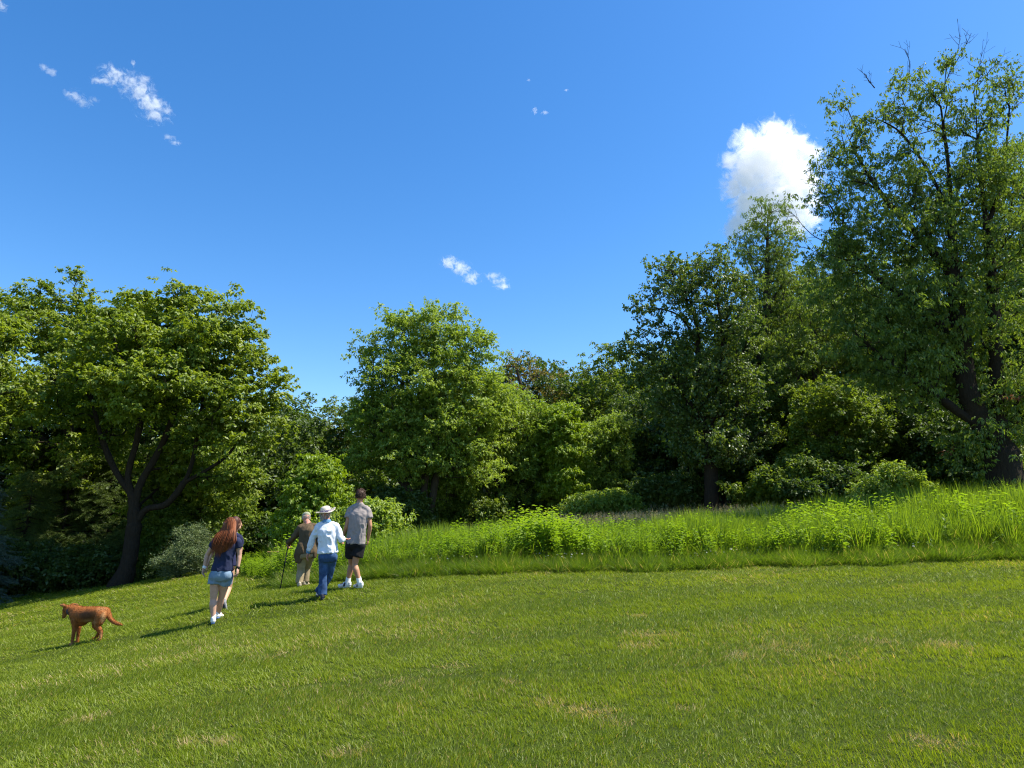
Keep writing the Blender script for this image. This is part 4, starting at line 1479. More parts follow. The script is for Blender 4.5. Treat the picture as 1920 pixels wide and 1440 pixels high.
class Shape:
    """closed pieces gathered here are melted into one continuous surface"""

    def __init__(s):
        s.V, s.F, s.n = [], [], 0

    def add(s, V, F):
        s.V.append(np.asarray(V, float))
        s.F += [tuple(i + s.n for i in f) for f in F]
        s.n += len(V)

    def rings(s, R_):
        """R_: list of rings (each k x 3); closed with caps"""
        k = len(R_[0])
        V = np.vstack(R_)
        F = []
        for r in range(len(R_) - 1):
            for q in range(k):
                q2 = (q + 1) % k
                F.append((r * k + q, r * k + q2, (r + 1) * k + q2, (r + 1) * k + q))
        F.append(tuple(range(k))[::-1])
        F.append(tuple((len(R_) - 1) * k + q for q in range(k)))
        s.add(V, F)

    def cone(s, p0, r0, p1, r1, k=14, flat=False):
        """round-ended tapering limb"""
        p0, p1 = np.asarray(p0, float), np.asarray(p1, float)
        d = unit(p1 - p0)
        u = unit(np.cross(d, [0.31, 0.2, 0.93] if abs(d[2]) < .9 else [1, 0.1, 0]))
        v = np.cross(d, u)
        a = np.arange(k) * 2 * np.pi / k
        out = []
        for t in np.linspace(-1, 0, 5)[0:]:
            th = t * np.pi / 2
            out.append((p0 + d * r0 * math.sin(th), max(r0 * math.cos(th), r0 * .05)))
        for t in ([0, .02] if flat else np.linspace(0, 1, 5)):
            th = t * np.pi / 2
            out.append((p1 + d * r1 * math.sin(th), max(r1 * math.cos(th), r1 * .05)))
        s.rings([c + r * (np.cos(a)[:, None] * u + np.sin(a)[:, None] * v) for c, r in out])

    def chain(s, pts, rs, k=14, flat=False):
        for i in range(len(pts) - 1):
            s.cone(pts[i], rs[i], pts[i + 1], rs[i + 1], k, flat and i == len(pts) - 2)

    def ball(s, c, r, ax=None, k=16):
        """ellipsoid; ax = three axis vectors"""
        r = np.ones(3) * r if np.isscalar(r) else np.asarray(r, float)
        X, Y, Z = (np.eye(3) if ax is None else np.asarray(ax, float))
        a = np.arange(k) * 2 * np.pi / k
        out = []
        for t in np.linspace(-0.97, 0.97, 11):
            th = t * np.pi / 2
            out.append(np.asarray(c) + Z * r[2] * math.sin(th) + math.cos(th) * (np.cos(a)[:, None] * X * r[0] + np.sin(a)[:, None] * Y * r[1]))
        s.rings(out)

    def loft(s, rows, right, fwd, k=28):
        """rows: (centre, half width, half depth[, right vector])"""
        a = np.arange(k) * 2 * np.pi / k
        out = []
        for row in rows:
            c, w, d = row[:3]
            r_ = unit(row[3]) if len(row) > 3 else right
            f_ = unit(row[4]) if len(row) > 4 else fwd
            ca, sa = np.cos(a), np.sin(a)
            e = 0.85
            ca, sa = np.sign(ca) * np.abs(ca) ** e, np.sign(sa) * np.abs(sa) ** e
            out.append(np.asarray(c) + ca[:, None] * r_ * w + sa[:, None] * f_ * d)
        s.rings(out)

    def melt(s, name, voxel=0.009, smooth=6, ratio=0.5, folds=0.0, fscale=(0.05, 0.05, 0.18), fold2=0.0):
        me = bpy.data.meshes.new(name)
        V = np.vstack(s.V)
        c0 = V.mean(0)
        me.from_pydata((V - c0).tolist(), [], s.F)
        o = bpy.data.objects.new(name + '_tmp', me)
        COL.objects.link(o)
        m = o.modifiers.new('r', 'REMESH')
        m.mode = 'VOXEL'
        m.voxel_size = voxel
        m = o.modifiers.new('s', 'SMOOTH')
        m.iterations = smooth
        m.factor = 0.5
        dg = bpy.context.evaluated_depsgraph_get()
        e = o.evaluated_get(dg)
        me2 = bpy.data.meshes.new_from_object(e)
        if folds:
            n = len(me2.vertices)
            co = np.zeros(n * 3, np.float32)
            no = np.zeros(n * 3, np.float32)
            me2.vertices.foreach_get('co', co)
            me2.vertices.foreach_get('normal', no)
            co, no = co.reshape(-1, 3), no.reshape(-1, 3)
            w = co / np.array(fscale) + 11.3
            w = w + 1.2 * np.stack([vnoise(co + 5, .13), vnoise(co + 9, .13), vnoise(co + 2, .13)], -1)
            f = 1 - np.abs(vnoise(w) * 2 - 1)
            f2 = vnoise(co + 21, 0.028)
            co = co + no * ((f - 0.55) * folds + (f2 - .5) * folds * .35)[:, None]
            me2.vertices.foreach_set('co', co.astype(np.float32).ravel())
            me2.update()
        if ratio < 1:
            o.modifiers.clear()
            o.data = me2
            m = o.modifiers.new('d', 'DECIMATE')
            m.ratio = ratio
            dg = bpy.context.evaluated_depsgraph_get()
            me3 = bpy.data.meshes.new_from_object(o.evaluated_get(dg))
        else:
            me3 = me2
        bpy.data.objects.remove(o)
        me3.name = name
        me3.transform(Matrix.Translation(Vector(c0)))
        me3.polygons.foreach_set('use_smooth', np.ones(len(me3.polygons), bool))
        return me3


def part(name, shape, mat, root, label=None, **kw):
    me = shape.melt(name, **kw) if isinstance(shape, Shape) else shape
    me.transform(Matrix.Translation(-Vector(root.matrix_world.translation)))
    me.materials.clear()
    me.materials.append(mat)
    o = bpy.data.objects.new(name, me)
    COL.objects.link(o)
    o.parent = root
    if label:
        o['label'] = label
    return o


def subpart(name, shape, mat, parent, root, **kw):
    o = part(name, shape, mat, root, **kw)
    o.parent = parent
    return o


def add_hand(S, wrist, d, pn, side, curl=0.5, size=1.0):
    """d: along the hand, pn: out of the palm, side: +1/-1 where the thumb sits along cross(d,pn)"""
    d, pn = unit(d), unit(pn)
    lat = unit(np.cross(d, pn)) * side
    z = size
    pc = wrist + d * 0.05 * z
    S.ball(pc, V3(0.041, 0.018, 0.052) * z, (lat, pn, d))
    for i, (o, L_) in enumerate([(0.030, .068), (0.011, .078), (-0.008, .072), (-0.026, .056)]):
        b = wrist + d * 0.085 * z + lat * o * z * 1.05
        sp_ = lat * (o * 1.6)
        c1 = curl * (0.9 + .12 * i)
        d1 = unit(d * math.cos(c1 * .8) + pn * math.sin(c1 * .8) + sp_)
        d2 = unit(d * math.cos(c1 * 1.7) + pn * math.sin(c1 * 1.7) + sp_ * .5)
        p1 = b + d1 * L_ * .52 * z
        p2 = p1 + d2 * L_ * .48 * z
        S.chain([b - d * .02 * z, b, p1, p2], [.0095 * z, .0095 * z, .0085 * z, .0068 * z], 8)
    t0 = wrist + d * .025 * z + lat * .028 * z
    t1 = t0 + unit(lat * .8 + d * .7 + pn * .35) * .04 * z
    t2 = t1 + unit(lat * .2 + d * .9 + pn * .5) * .032 * z
    S.chain([wrist + d * .02 * z, t0, t1, t2], [.016 * z, .014 * z, .0105 * z, .0085 * z], 8)


def add_head(S, c, f, up, r=1.0):
    f, up = unit(f), unit(up)
    rt = unit(np.cross(f, up))
    S.ball(c + up * .012 * r - f * .01 * r, V3(.076, .096, .105) * r, (rt, f, up))
    S.ball(c + f * .035 * r - up * .055 * r, V3(.052, .055, .058) * r, (rt, f, up))
    S.ball(c + f * .06 * r - up * .088 * r, V3(.028, .026, .02) * r, (rt, f, up))
    S.cone(c + f * .085 * r + up * .012 * r, .010 * r, c + f * .112 * r - up * .028 * r, .014 * r, 8)
    S.ball(c + f * .088 * r - up * .06 * r, V3(.024, .010, .009) * r, (rt, f, up))
    for s in (-1, 1):
        S.ball(c + f * .08 * r + rt * s * .03 * r + up * .008 * r, V3(.014, .012, .010) * r, (rt, f, up))
        S.ball(c + rt * s * .079 * r - f * .012 * r - up * .012 * r, V3(.010, .022, .033) * r, (rt, f, up))


SKIN = solid_mat('skin', (0.52, 0.30, 0.20), rough=0.55, var=0.06, scale=14, bump=0.05)
SKIN_TAN = solid_mat('tanned_skin', (0.42, 0.215, 0.13), rough=0.55, var=0.07, scale=14, bump=0.05)
SKIN_FAIR = solid_mat('fair_skin', (0.50, 0.295, 0.215), rough=0.55, var=0.06, scale=14, bump=0.05)
SKIN_OLD = solid_mat('ruddy_skin', (0.48, 0.22, 0.16), rough=0.6, var=0.12, scale=22, bump=0.15)
M['navy'] = solid_mat('navy_cotton', (0.022, 0.028, 0.065), rough=0.9, var=0.25, scale=5, bump=.08, bscale=60, spec=.15)
M['navy2'] = solid_mat('navy_knit', (0.022, 0.026, 0.07), rough=0.9, var=0.2, scale=6, spec=.15)
M['denimlight'] = solid_mat('washed_denim', (0.17, 0.245, 0.33), rough=0.9, var=0.22, scale=9, bump=.08, bscale=60, spec=.15)
M['denim'] = solid_mat('blue_denim', (0.022, 0.05, 0.13), rough=0.85, col2=(0.05, 0.105, 0.23), scale=9, bump=.08, bscale=60, spec=.2)
M['fleece'] = solid_mat('pale_blue_fleece', (0.68, 0.72, 0.80), rough=0.95, var=0.05, scale=6, bump=.08, bscale=60, spec=.1)
M['grey'] = solid_mat('grey_jersey', (0.285, 0.25, 0.24), rough=0.95, var=0.10, scale=7, bump=.08, bscale=60, spec=.1)
M['black'] = solid_mat('black_cloth', (0.012, 0.012, 0.014), rough=0.85, var=0.3, scale=8, spec=.2)
M['coat'] = solid_mat('brown_wool', (0.105, 0.075, 0.045), rough=0.95, var=0.18, scale=6, bump=.08, bscale=60, spec=.1)
M['khaki'] = solid_mat('khaki_twill', (0.30, 0.24, 0.15), rough=0.9, var=0.15, scale=8, bump=.08, bscale=60, spec=.15)
M['brown'] = solid_mat('dark_brown_cloth', (0.06, 0.035, 0.022), rough=0.9, var=0.2, scale=8)
M['white'] = solid_mat('white_shoe_leather', (0.74, 0.74, 0.74), rough=0.6, var=0.06, scale=12)
M['sock'] = solid_mat('white_sock', (0.78, 0.79, 0.82), rough=0.95, var=0.05, scale=20, bump=.08, bscale=60)
M['beige'] = solid_mat('beige_suede', (0.42, 0.36, 0.27), rough=0.85, var=0.12, scale=16)
M['greyshoe'] = solid_mat('grey_shoe_mesh', (0.30, 0.30, 0.33), rough=0.8, var=0.2, scale=30)
M['hat'] = solid_mat('oatmeal_hat_felt', (0.56, 0.50, 0.43), rough=0.95, var=0.08, scale=9, bump=.08, bscale=60)
M['ribbon'] = solid_mat('dark_printed_ribbon', (0.03, 0.03, 0.08), rough=0.8, col2=(0.32, 0.28, 0.36), scale=60)
M['cap'] = solid_mat('sage_cap_cotton', (0.30, 0.31, 0.22), rough=0.95, var=0.12, scale=12, bump=.2)
M['teal'] = solid_mat('blue_shirt_cloth', (0.10, 0.24, 0.42), rough=0.9, var=0.1)


def hair_mat(name, c1, c2, rough=0.5):
    m, n, out = new_mat(name)
    L = n.links
    a = node(n, 'ShaderNodeAttribute', attribute_type='GEOMETRY', attribute_name='lv')
    mix = node(n, 'ShaderNodeMix', data_type='RGBA')
    mix.inputs[6].default_value = rgb(c1)
    mix.inputs[7].default_value = rgb(c2)
    L.new(a.outputs['Fac'], mix.inputs[0])
    b = node(n, 'ShaderNodeBsdfPrincipled', i_Roughness=rough)
    b.inputs['Specular IOR Level'].default_value = 0.22
    L.new(mix.outputs[2], b.inputs['Base Color'])
    L.new(b.outputs[0], out.inputs['Surface'])
    return m


M['auburn'] = hair_mat('auburn_hair', (0.085, 0.022, 0.008), (0.27, 0.085, 0.028))
M['darkhair'] = hair_mat('dark_brown_hair', (0.035, 0.014, 0.010), (0.10, 0.04, 0.028))
M['shorthair'] = hair_mat('short_brown_hair', (0.035, 0.018, 0.012), (0.10, 0.055, 0.04), rough=.5)
M['greyhair'] = hair_mat('grey_hair', (0.35, 0.33, 0.30), (0.55, 0.53, 0.5), rough=.6)


def strands(name, curves, r0, g):
    """hair locks: tapering three-sided strands that follow given curves"""
    V, F, lv = [], [], []
    for C in curves:
        C = catmull(C, 4)
        n = len(C)
        i0 = len(V)
        l_ = g.uniform()
        rr = r0 * g.uniform(.7, 1.3)
        for k in range(n):
            d = unit(C[min(k + 1, n - 1)] - C[max(k - 1, 0)])
            u = unit(np.cross(d, [0, 1, 0.2]))
            v = np.cross(d, u)
            r = rr * (1 - 0.9 * (k / (n - 1)) ** 2.2)
            for a in (0.3, 2.4, 4.5):
                V.append(C[k] + r * (math.cos(a) * u + math.sin(a) * v))
            lv += [l_] * 3
        for k in range(n - 1):
            for q in range(3):
                q2 = (q + 1) % 3
                F.append((i0 + k * 3 + q, i0 + k * 3 + q2, i0 + k * 3 + 3 + q2, i0 + k * 3 + 3 + q))
    me = np_mesh(name, V, F, None, True)
    fattr(me, 'lv', lv)
    return me


def scalp_hair(c, f, up, r, g, n, length, mat_name, spread=0.01, front=0.35, low=-0.45):
    """short hair: tufts standing off the skull in the combed direction"""
    f, up = unit(f), unit(up)
    rt = unit(np.cross(f, up))
    cs = []
    while len(cs) < n:
        d = unit(g.normal(0, 1, 3))
        h = d @ up
        fr = d @ f
        if h < low + 0.55 * max(0, fr + .1) or fr > front + .5 * h:
            continue
        p = c + up * .012 * r - f * .01 * r + (rt * (d @ rt) * .079 + f * fr * .099 + up * h * .109) * r
        t = unit(d * .45 - up * .9 + f * (.25 if h > .6 else 0) + g.normal(0, .2, 3))
        if h > 0.6:
            t = unit(d * .4 + f * .6 + rt * .5 * np.sign(d @ rt + .3) + g.normal(0, .25, 3))
        cs.append([p - d * .004, p + t * length * .5 + d * .004, p + t * length * g.uniform(.8, 1.2) - up * .004])
    return cs


def person(label, J, f, girth=1.0, face=None, up=(0, 0, 1), skin=None, hand_curl=(0.5, 0.5), head_r=1.0, shoulder_w=None, handdir=(None, None), palm=None, group=None, hand_size=1.0, voxel=.0065, slim=1.0):
    """J: joints in the place (metres). Returns root, body object, helpers for the clothes"""
    f = unit([f[0], f[1], 0])
    face = unit(face if face is not None else f)
    rt = unit(np.cross(f, [0, 0, 1]))
    feet = 0.5 * (J['anL'] + J['anR'])
    for q in ('shL', 'shR'):
        J[q] = J[q] - V3(0, 0, .04) + (J['neck'] - J[q]) * .07
    base = np.array([feet[0], feet[1], gz(feet[0], feet[1])])
    root = empty('person', base, label, 'person', group)
    S = Shape()
    G = girth
    sh = unit(J['shR'] - J['shL'])
    hp = unit(J['hipR'] - J['hipL'])
    shc, hc = .5 * (J['shL'] + J['shR']), .5 * (J['hipL'] + J['hipR'])
    sw = np.linalg.norm(J['shR'] - J['shL']) / 2
    hw = np.linalg.norm(J['hipR'] - J['hipL']) / 2
    ax = unit(shc - hc)

    def lerp(a, b, t):
        return a * (1 - t) + b * t
    rows = [(hc - ax * .07, .06 * G + hw * .5, .07 * G, hp), (hc - ax * .02, hw + .055 * G, .10 * G, hp), (hc + ax * .05, hw + .05 * G, .10 * G, hp),
            (lerp(hc, shc, .4), .125 * G, .092 * G, unit(hp + sh)), (lerp(hc, shc, .7), .14 * G + .01, .11 * G, sh), (lerp(hc, shc, .9), sw * .93, .105 * G, sh),
            (lerp(hc, shc, 1.0), sw * .9, .075 * G, sh), (shc + ax * .045, sw * .45, .055, sh), (J['neck'], .058, .058, sh)]
    fw = unit(f - ax * (f @ ax))
    S.loft(rows, rt, fw)
    for s in ('L', 'R'):
        S.ball(J['hip' + s] - f * .03 * G - ax * .01, V3(.078, .075, .085) * G, (hp, fw, ax))
        a0, a1, a2 = J['sh' + s], J['el' + s], J['wr' + s]
        S.ball(a0, .056 * G)
        S.cone(J['neck'] - ax * .035, .05 * G, a0 + ax * .012, .047 * G)
        S.chain([a0, lerp(a0, a1, .35), a1], [.050 * G, .046 * G, .037 * G])
        S.chain([a1, lerp(a1, a2, .25), a2], [.037 * G, .039 * G, .024 * G])
        hd = handdir[0 if s == 'L' else 1]
        hd = unit(a2 - a1) if hd is None else unit(hd)
        pn = (sh if s == 'L' else -sh) if palm is None or palm[0 if s == 'L' else 1] is None else palm[0 if s == 'L' else 1]
        pn = unit(pn - hd * (np.asarray(pn) @ hd))
        lat = unit(np.cross(hd, pn))
        side = 1 if lat @ f > 0 else -1
        add_hand(S, a2, hd, pn, side, hand_curl[0 if s == 'L' else 1], hand_size)
        h0, h1, h2 = J['hip' + s], J['kn' + s], J['an' + s]
        S.chain([h0 - ax * .03, lerp(h0, h1, .35), h1], [.082 * G, .078 * G, .050 * G], 16)
        cf = unit(h2 - h1)
        back = -f - cf * (-f @ cf)
        S.chain([h1, lerp(h1, h2, .28) + back * .018 * slim, lerp(h1, h2, .6) + back * .008, h2], [.050 * G * slim, .055 * G * slim, .044 * G * slim, .033 * G * slim], 16)
        td = J.get('toe' + s)
        S.chain([h2 - unit(td - h2) * .03 - V3(0, 0, .02), lerp(h2, td, .6), td], [.035, .034, .026], 10)
    S.chain([shc + ax * .02, J['neck'], J['head'] - unit(up) * .05], [.062, .055, .055])
    add_head(S, J['head'], face, up, head_r)
    b = part('body', S, skin or SKIN, root, voxel=voxel, smooth=4, ratio=.45)
    return root, dict(f=f, rt=rt, sh=sh, hp=hp, shc=shc, hc=hc, sw=sw, hw=hw, ax=ax, fw=fw, lerp=lerp, G=G)


def top_shape(J, K, hem=0.0, sleeve=0.5, loose=0.02, sl_r=(.07, .075), collar=True, hem_w=None, back_drop=0.0, chest=0.0):
    """shirt or jacket: hem is metres above (+) or below (-) the hip joints, sleeve the share of the arm covered"""
    S = Shape()
    G, lerp, ax = K['G'], K['lerp'], K['ax']
    hc, shc = K['hc'], K['shc']
    hwid = (K['hw'] + .075 * G + loose) if hem_w is None else hem_w
    rows = [(hc + ax * hem - K['f'] * back_drop * .3 - ax * back_drop, hwid, .125 * G + loose, K['hp']),
            (hc + ax * max(hem + .05, .06), hwid * .97, .122 * G + loose, K['hp']),
            (lerp(hc, shc, .42), .132 * G + loose * 1.4, .10 * G + loose * 1.3, unit(K['hp'] + K['sh'])),
            (lerp(hc, shc, .7), .148 * G + loose + chest, .118 * G + loose, K['sh']), (lerp(hc, shc, .9), K['sw'] * .98 + loose * .6, .11 * G + loose, K['sh']),
            (shc + ax * .01, K['sw'] * .90 + loose * .3, .078 * G + loose, K['sh']), (shc + ax * .05, K['sw'] * .5, .062 + loose * .6, K['sh']), (J['neck'] - ax * .005, .062, .064, K['sh'])]
    S.loft(rows, K['rt'], K['fw'])
    for s in ('L', 'R'):
        a0, a1, a2 = J['sh' + s], J['el' + s], J['wr' + s]
        S.ball(a0 + ax * .002, .057 * G + loose * .4)
        S.cone(J['neck'] - ax * .04, .054 * G + loose * .3, a0 + ax * .012, .05 * G + loose * .4)
        if sleeve <= 1:
            e = lerp(a0, a1, sleeve)
            S.chain([a0, e], [sl_r[0], sl_r[1]], 16, True)
        else:
            e = lerp(a1, a2, min(1, sleeve - 1))
            S.chain([a0, lerp(a0, a1, .5), a1, lerp(a1, e, .6), e], [sl_r[0], sl_r[0] * .93, sl_r[0] * .85, sl_r[1], sl_r[1] * .92], 16, True)
    return S


def legs_shape(J, K, length=0.5, r=(.105, .10, .09), waist=.11, loose=.015, sag=0.0, legs=('L', 'R')):
    """shorts or trousers: length = share of the leg covered (1 = down to the knee, 2 = to the ankle)"""
    S = Shape()
    G, lerp, ax = K['G'], K['lerp'], K['ax']
    hc = K['hc']
    S.loft([(hc - ax * .10, K['hw'] + .045 * G, .09 * G + loose, K['hp']), (hc - ax * .03, K['hw'] + .075 * G + loose, .128 * G + loose, K['hp']), (hc + ax * .04, K['hw'] + .068 * G + loose, .125 * G + loose, K['hp']),
            (hc + ax * waist, K['hw'] + .045 * G + loose * .6, .10 * G + loose, K['hp'])], K['rt'], K['fw'])
    for s in legs:
        h0, h1, h2 = J['hip' + s], J['kn' + s], J['an' + s]
        S.ball(h0 - K['f'] * .052 * G - ax * .015, V3(.094, .08, .10) * G, (K['hp'], K['fw'], ax))
        if length <= 1:
            e = lerp(h0, h1, length)
            S.chain([h0 - ax * .02, e], [r[0], r[1]], 20, True)
        else:
            e = lerp(h1, h2, length - 1)
            S.chain([h0 - ax * .02, lerp(h0, h1, .5), h1, lerp(h1, e, .6), e], [r[0], (r[0] + r[1]) / 2, r[1], (r[1] + r[2]) / 2, r[2]], 20, True)
    return S


def shoe(J, s, root, mat, sole=None, label=None, size=1.0, k=1.0):
    an, toe = J['an' + s], J['toe' + s]
    d = unit(toe - an)
    dh = unit([d[0], d[1], d[2]])
    S = Shape()
    heel = an - dh * .045 - V3(0, 0, .035)
    low = np.array([toe[0], toe[1], toe[2] - .005])
    S.chain([heel, K0(heel, low, .55) + V3(0, 0, .006), low], [.042 * k, .045 * k, .036 * k], 12)
    S.cone(an - V3(0, 0, .03), .047 * k, an + V3(0, 0, .012), .045 * k)
    S.cone(heel + V3(0, 0, .03), .04 * k, K0(heel, low, .5) + V3(0, 0, .03), .036 * k)
    o = part('shoe', S, mat, root, label, voxel=.008, smooth=3, ratio=.5)
    S2 = Shape()
    S2.chain([heel - V3(0, 0, .03), K0(heel, low, .5) - V3(0, 0, .028), low - V3(0, 0, .022)], [.028, .03, .022], 10)
    if sole is not None:
        subpart('sole', S2, sole, o, root, voxel=.009, smooth=3, ratio=.5)
    return o


def K0(a, b, t):
    return a * (1 - t) + b * t


M['darktrim'] = solid_mat('dark_shoe_trim', (0.03, 0.035, 0.06), rough=.7, var=.2)
M['blueshoe'] = solid_mat('blue_shoe_panel', (0.12, 0.2, 0.45), rough=.7, var=.2)


def foot(px, py, Y, lift=0.0):
    """ankle joint above the ground point of a heel pixel"""
    y = Y
    p = at(px, py, y)
    p[2] = gz(p[0], y) + 0.085 + lift
    return p


# --- the young woman with long auburn hair
Y1 = 11.0
an = foot(399, 1172, Y1)
anR = foot(408, 1165, Y1 + .32)
J = dict(head=at(431, 986, Y1), neck=at(428, 1003, Y1), shL=at(403, 1012, Y1), shR=at(448, 1012, Y1), elL=at(389, 1040, Y1 + .05), elR=at(449, 1040, Y1 + .03),
         wrL=at(383, 1064, Y1 + .02), wrR=at(446, 1065, Y1), hipL=at(405, 1077, Y1), hipR=at(425, 1077, Y1), knL=at(400, 1124, Y1 + .02), knR=at(415, 1121, Y1 + .14), anL=an, anR=anR,
         toeL=an + V3(-.06, .14, -.045), toeR=anR + V3(.0, .15, -.045))
root, K = person('young woman with long auburn hair in a navy t-shirt and light denim shorts', J, (-.12, 1), .97, skin=SKIN_FAIR, face=unit((-.1, 1, -.05)), hand_curl=(.6, .6))
part('t_shirt', top_shape(J, K, hem=.055, sleeve=.42, loose=.008, sl_r=(.062, .064)), M['navy'], root, voxel=.009, folds=.018, ratio=.5)
part('shorts', legs_shape(J, K, length=.36, r=(.098, .108, 0), waist=.10, loose=.006), M['denimlight'], root, voxel=.009, folds=.012, ratio=.5)
for s in 'LR':
    shoe(J, s, root, M['white'], M['blueshoe'], k=.84)
    S = Shape()
    S.cone(J['an' + s] - V3(0, 0, .01), .040, J['an' + s] + V3(0, .005, .05), .038)
    part('sock', S, M['sock'], root, voxel=.008, ratio=.5)
g = np.random.default_rng(4)
S = Shape()
hc_ = J['head'] + V3(.012, 0, 0)
S.ball(hc_ + V3(0, -.015, .012), (.088, .108, .118))
S.loft([(hc_ + V3(-.01, -.035, .06), .08, .085), (hc_ + V3(-.012, -.045, -.02), .088, .08), (hc_ + V3(-.015, -.085, -.12), .125, .055), (hc_ + V3(-.012, -.115, -.2), .16, .04), (hc_ + V3(-.045, -.125, -.3), .12, .03),
        (hc_ + V3(-.08, -.125, -.40), .08, .015)], V3(1, 0, 0), V3(0, 1, 0))
me = S.melt('hair', voxel=.01, smooth=5, ratio=.6, folds=.012, fscale=(.022, .05, .3))
fattr(me, 'lv', vnoise(np.array([v.co[:] for v in me.vertices]) / np.array([.012, .02, .2]), 1.0))
hair = part('hair', me, M['auburn'], root, 'long straight auburn hair falling to the middle of the back')
cs = []
for k in range(420):
    a = g.uniform(-1, 1)
    th_ = g.uniform(.0, 1.2)
    top = hc_ + V3(.092 * a, -.015 - .115 * math.sqrt(1 - a * a) * math.sin(th_), .015 + .122 * math.sqrt(1 - a * a) * math.cos(th_))
    ext = g.uniform(.36, .50) - .12 * max(0, a) - .05 * abs(a)
    split = .165 * a + (0.01 if a > .5 else -.01)
    m1 = hc_ + V3(.122 * a, -.08 - .055 * math.sqrt(1 - a * a), -.06)
    m2 = hc_ + V3(split * 1.0 - .01 + g.normal(0, .008), -.165 + g.normal(0, .012), -.22 + g.normal(0, .01))
    e = hc_ + V3(split * (.85 if a > .5 else .7) - (.03 if a > .5 else .075) + g.normal(0, .012), -.168 + g.normal(0, .012), -ext)
    cs.append([top, m1, m2, e])
me = strands('strand', cs, .0042, g)
part('strand', me, M['auburn'], root).parent = hair
S = Shape()
S.cone(J['wrL'] - V3(0, 0, .0), .029, J['wrL'] + V3(.0, 0, .012), .029)
part('bracelet', S, M['sock'], root, voxel=.007, ratio=.5)
S = Shape()
S.cone(J['wrR'] - V3(0, 0, .0), .029, J['wrR'] + V3(.0, 0, .010), .029)
part('bracelet', S, M['black'], root, voxel=.007, ratio=.5)

# --- the young woman half hidden behind her
Y2 = 12.2
an = foot(403, 1136, Y2 + .1)
anR = at(420, 1128, Y2 - .25)
J = dict(head=at(443, 982, Y2), neck=at(438, 998, Y2), shL=at(412, 1007, Y2), shR=at(450, 1006, Y2), elL=at(398, 1033, Y2 + .02), elR=at(451, 1031, Y2 + .1),
         wrL=at(391, 1052, Y2 - .03), wrR=at(447, 1048, Y2 + .25), hipL=at(412, 1064, Y2), hipR=at(432, 1064, Y2), knL=at(403, 1101, Y2 + .15), knR=at(429, 1103, Y2 + .05), anL=an, anR=anR,
         toeL=an + V3(-.05, .15, -.045), toeR=anR + V3(.01, .07, -.13))
root, K = person('young woman in navy top and brown shorts hidden behind the long-haired one', J, (-.1, 1), .96, skin=SKIN, face=unit((.55, .8, -.05)))
part('t_shirt', top_shape(J, K, hem=.03, sleeve=.5, loose=.012, sl_r=(.064, .066)), M['navy2'], root, voxel=.01, folds=.011, ratio=.5)
S = Shape()
S.loft([(J['neck'] - V3(0, 0, .012), .063, .063), (J['neck'] + V3(0, 0, .012), .060, .060)], V3(1, 0, 0), V3(0, 1, 0))
part('collar', S, M['sock'], root, voxel=.008, ratio=.5)
part('shorts', legs_shape(J, K, length=.93, r=(.10, .085, 0), waist=.10, loose=.008, legs=('L',)), M['brown'], root, voxel=.01, folds=.008, ratio=.5)
for s in 'LR':
    shoe(J, s, root, M['greyshoe'], M['darktrim'], k=.85)
S = Shape()
h_ = J['head']
S.ball(h_ + V3(-.01, -.02, .015), (.086, .104, .115))
S.loft([(h_ + V3(-.02, -.04, .04), .08, .08), (h_ + V3(-.02, -.06, -.06), .085, .07), (h_ + V3(-.03, -.09, -.17), .075, .05), (h_ + V3(-.05, -.10, -.28), .05, .03)], V3(1, 0, 0), V3(0, 1, 0))
me = S.melt('hair', voxel=.01, smooth=5, ratio=.6, folds=.012, fscale=(.022, .05, .3))
fattr(me, 'lv', vnoise(np.array([v.co[:] for v in me.vertices]) / np.array([.012, .02, .2]), 1.0))
part('hair', me, M['darkhair'], root)

# --- the old man with the stick
Y3 = 14.2
an = foot(561, 1102, Y3)
anR = foot(572, 1097, Y3 + .25)
J = dict(head=at(574, 971, Y3 + .22), neck=at(578, 981, Y3 + .10), shL=at(562, 987, Y3 + .02), shR=at(594, 986, Y3), elL=at(553, 1005, Y3 + .05), elR=at(600, 1010, Y3 + .02),
         wrL=at(540, 1019, Y3 + .22), wrR=at(593, 1033, Y3 + .12), hipL=at(567, 1037, Y3 - .02), hipR=at(583, 1036, Y3 - .02), knL=at(564, 1068, Y3 + .08), knR=at(575, 1064, Y3 + .28), anL=an, anR=anR,
         toeL=an + V3(-.05, .15, -.045), toeR=anR + V3(.03, .15, -.045))
root, K = person('stooping old man in a flat sage cap and brown coat leaning on a stick', J, (-.15, 1), 1.0, skin=SKIN_OLD, face=unit((-.35, .85, -.45)), up=unit((-.1, .45, .9)),
                 handdir=(V3(-.1, .4, -.9), None), hand_curl=(1.3, .5), slim=.75, palm=(V3(.2, .3, -.8), None))
coat = top_shape(J, K, hem=-.03, sleeve=1.95, loose=.028, sl_r=(.072, .056), hem_w=.215)
coat.loft([(K['hc'] + V3(-.13, -.06, -.20), .05, .03), (K['hc'] + V3(-.13, -.07, -.08), .10, .055), (K['hc'] + V3(-.08, -.06, .06), .14, .09), (K['hc'] + V3(-.04, -.03, .2), .14, .10)], V3(1, 0, 0), V3(0, 1, 0))
coat.loft([(K['hc'] + V3(.15, -.05, -.10), .05, .04), (K['hc'] + V3(.10, -.05, 0), .12, .08), (K['hc'] + V3(.05, -.03, .15), .14, .10)], V3(1, 0, 0), V3(0, 1, 0))
part('coat', coat, M['coat'], root, voxel=.011, folds=.022, fscale=(.06, .06, .3), ratio=.5)
part('trousers', legs_shape(J, K, length=1.97, r=(.092, .078, .074), waist=.10, loose=.008), M['khaki'], root, voxel=.011, folds=.014, ratio=.5)
for s in 'LR':
    shoe(J, s, root, M['beige'], M['brown'], k=.95)
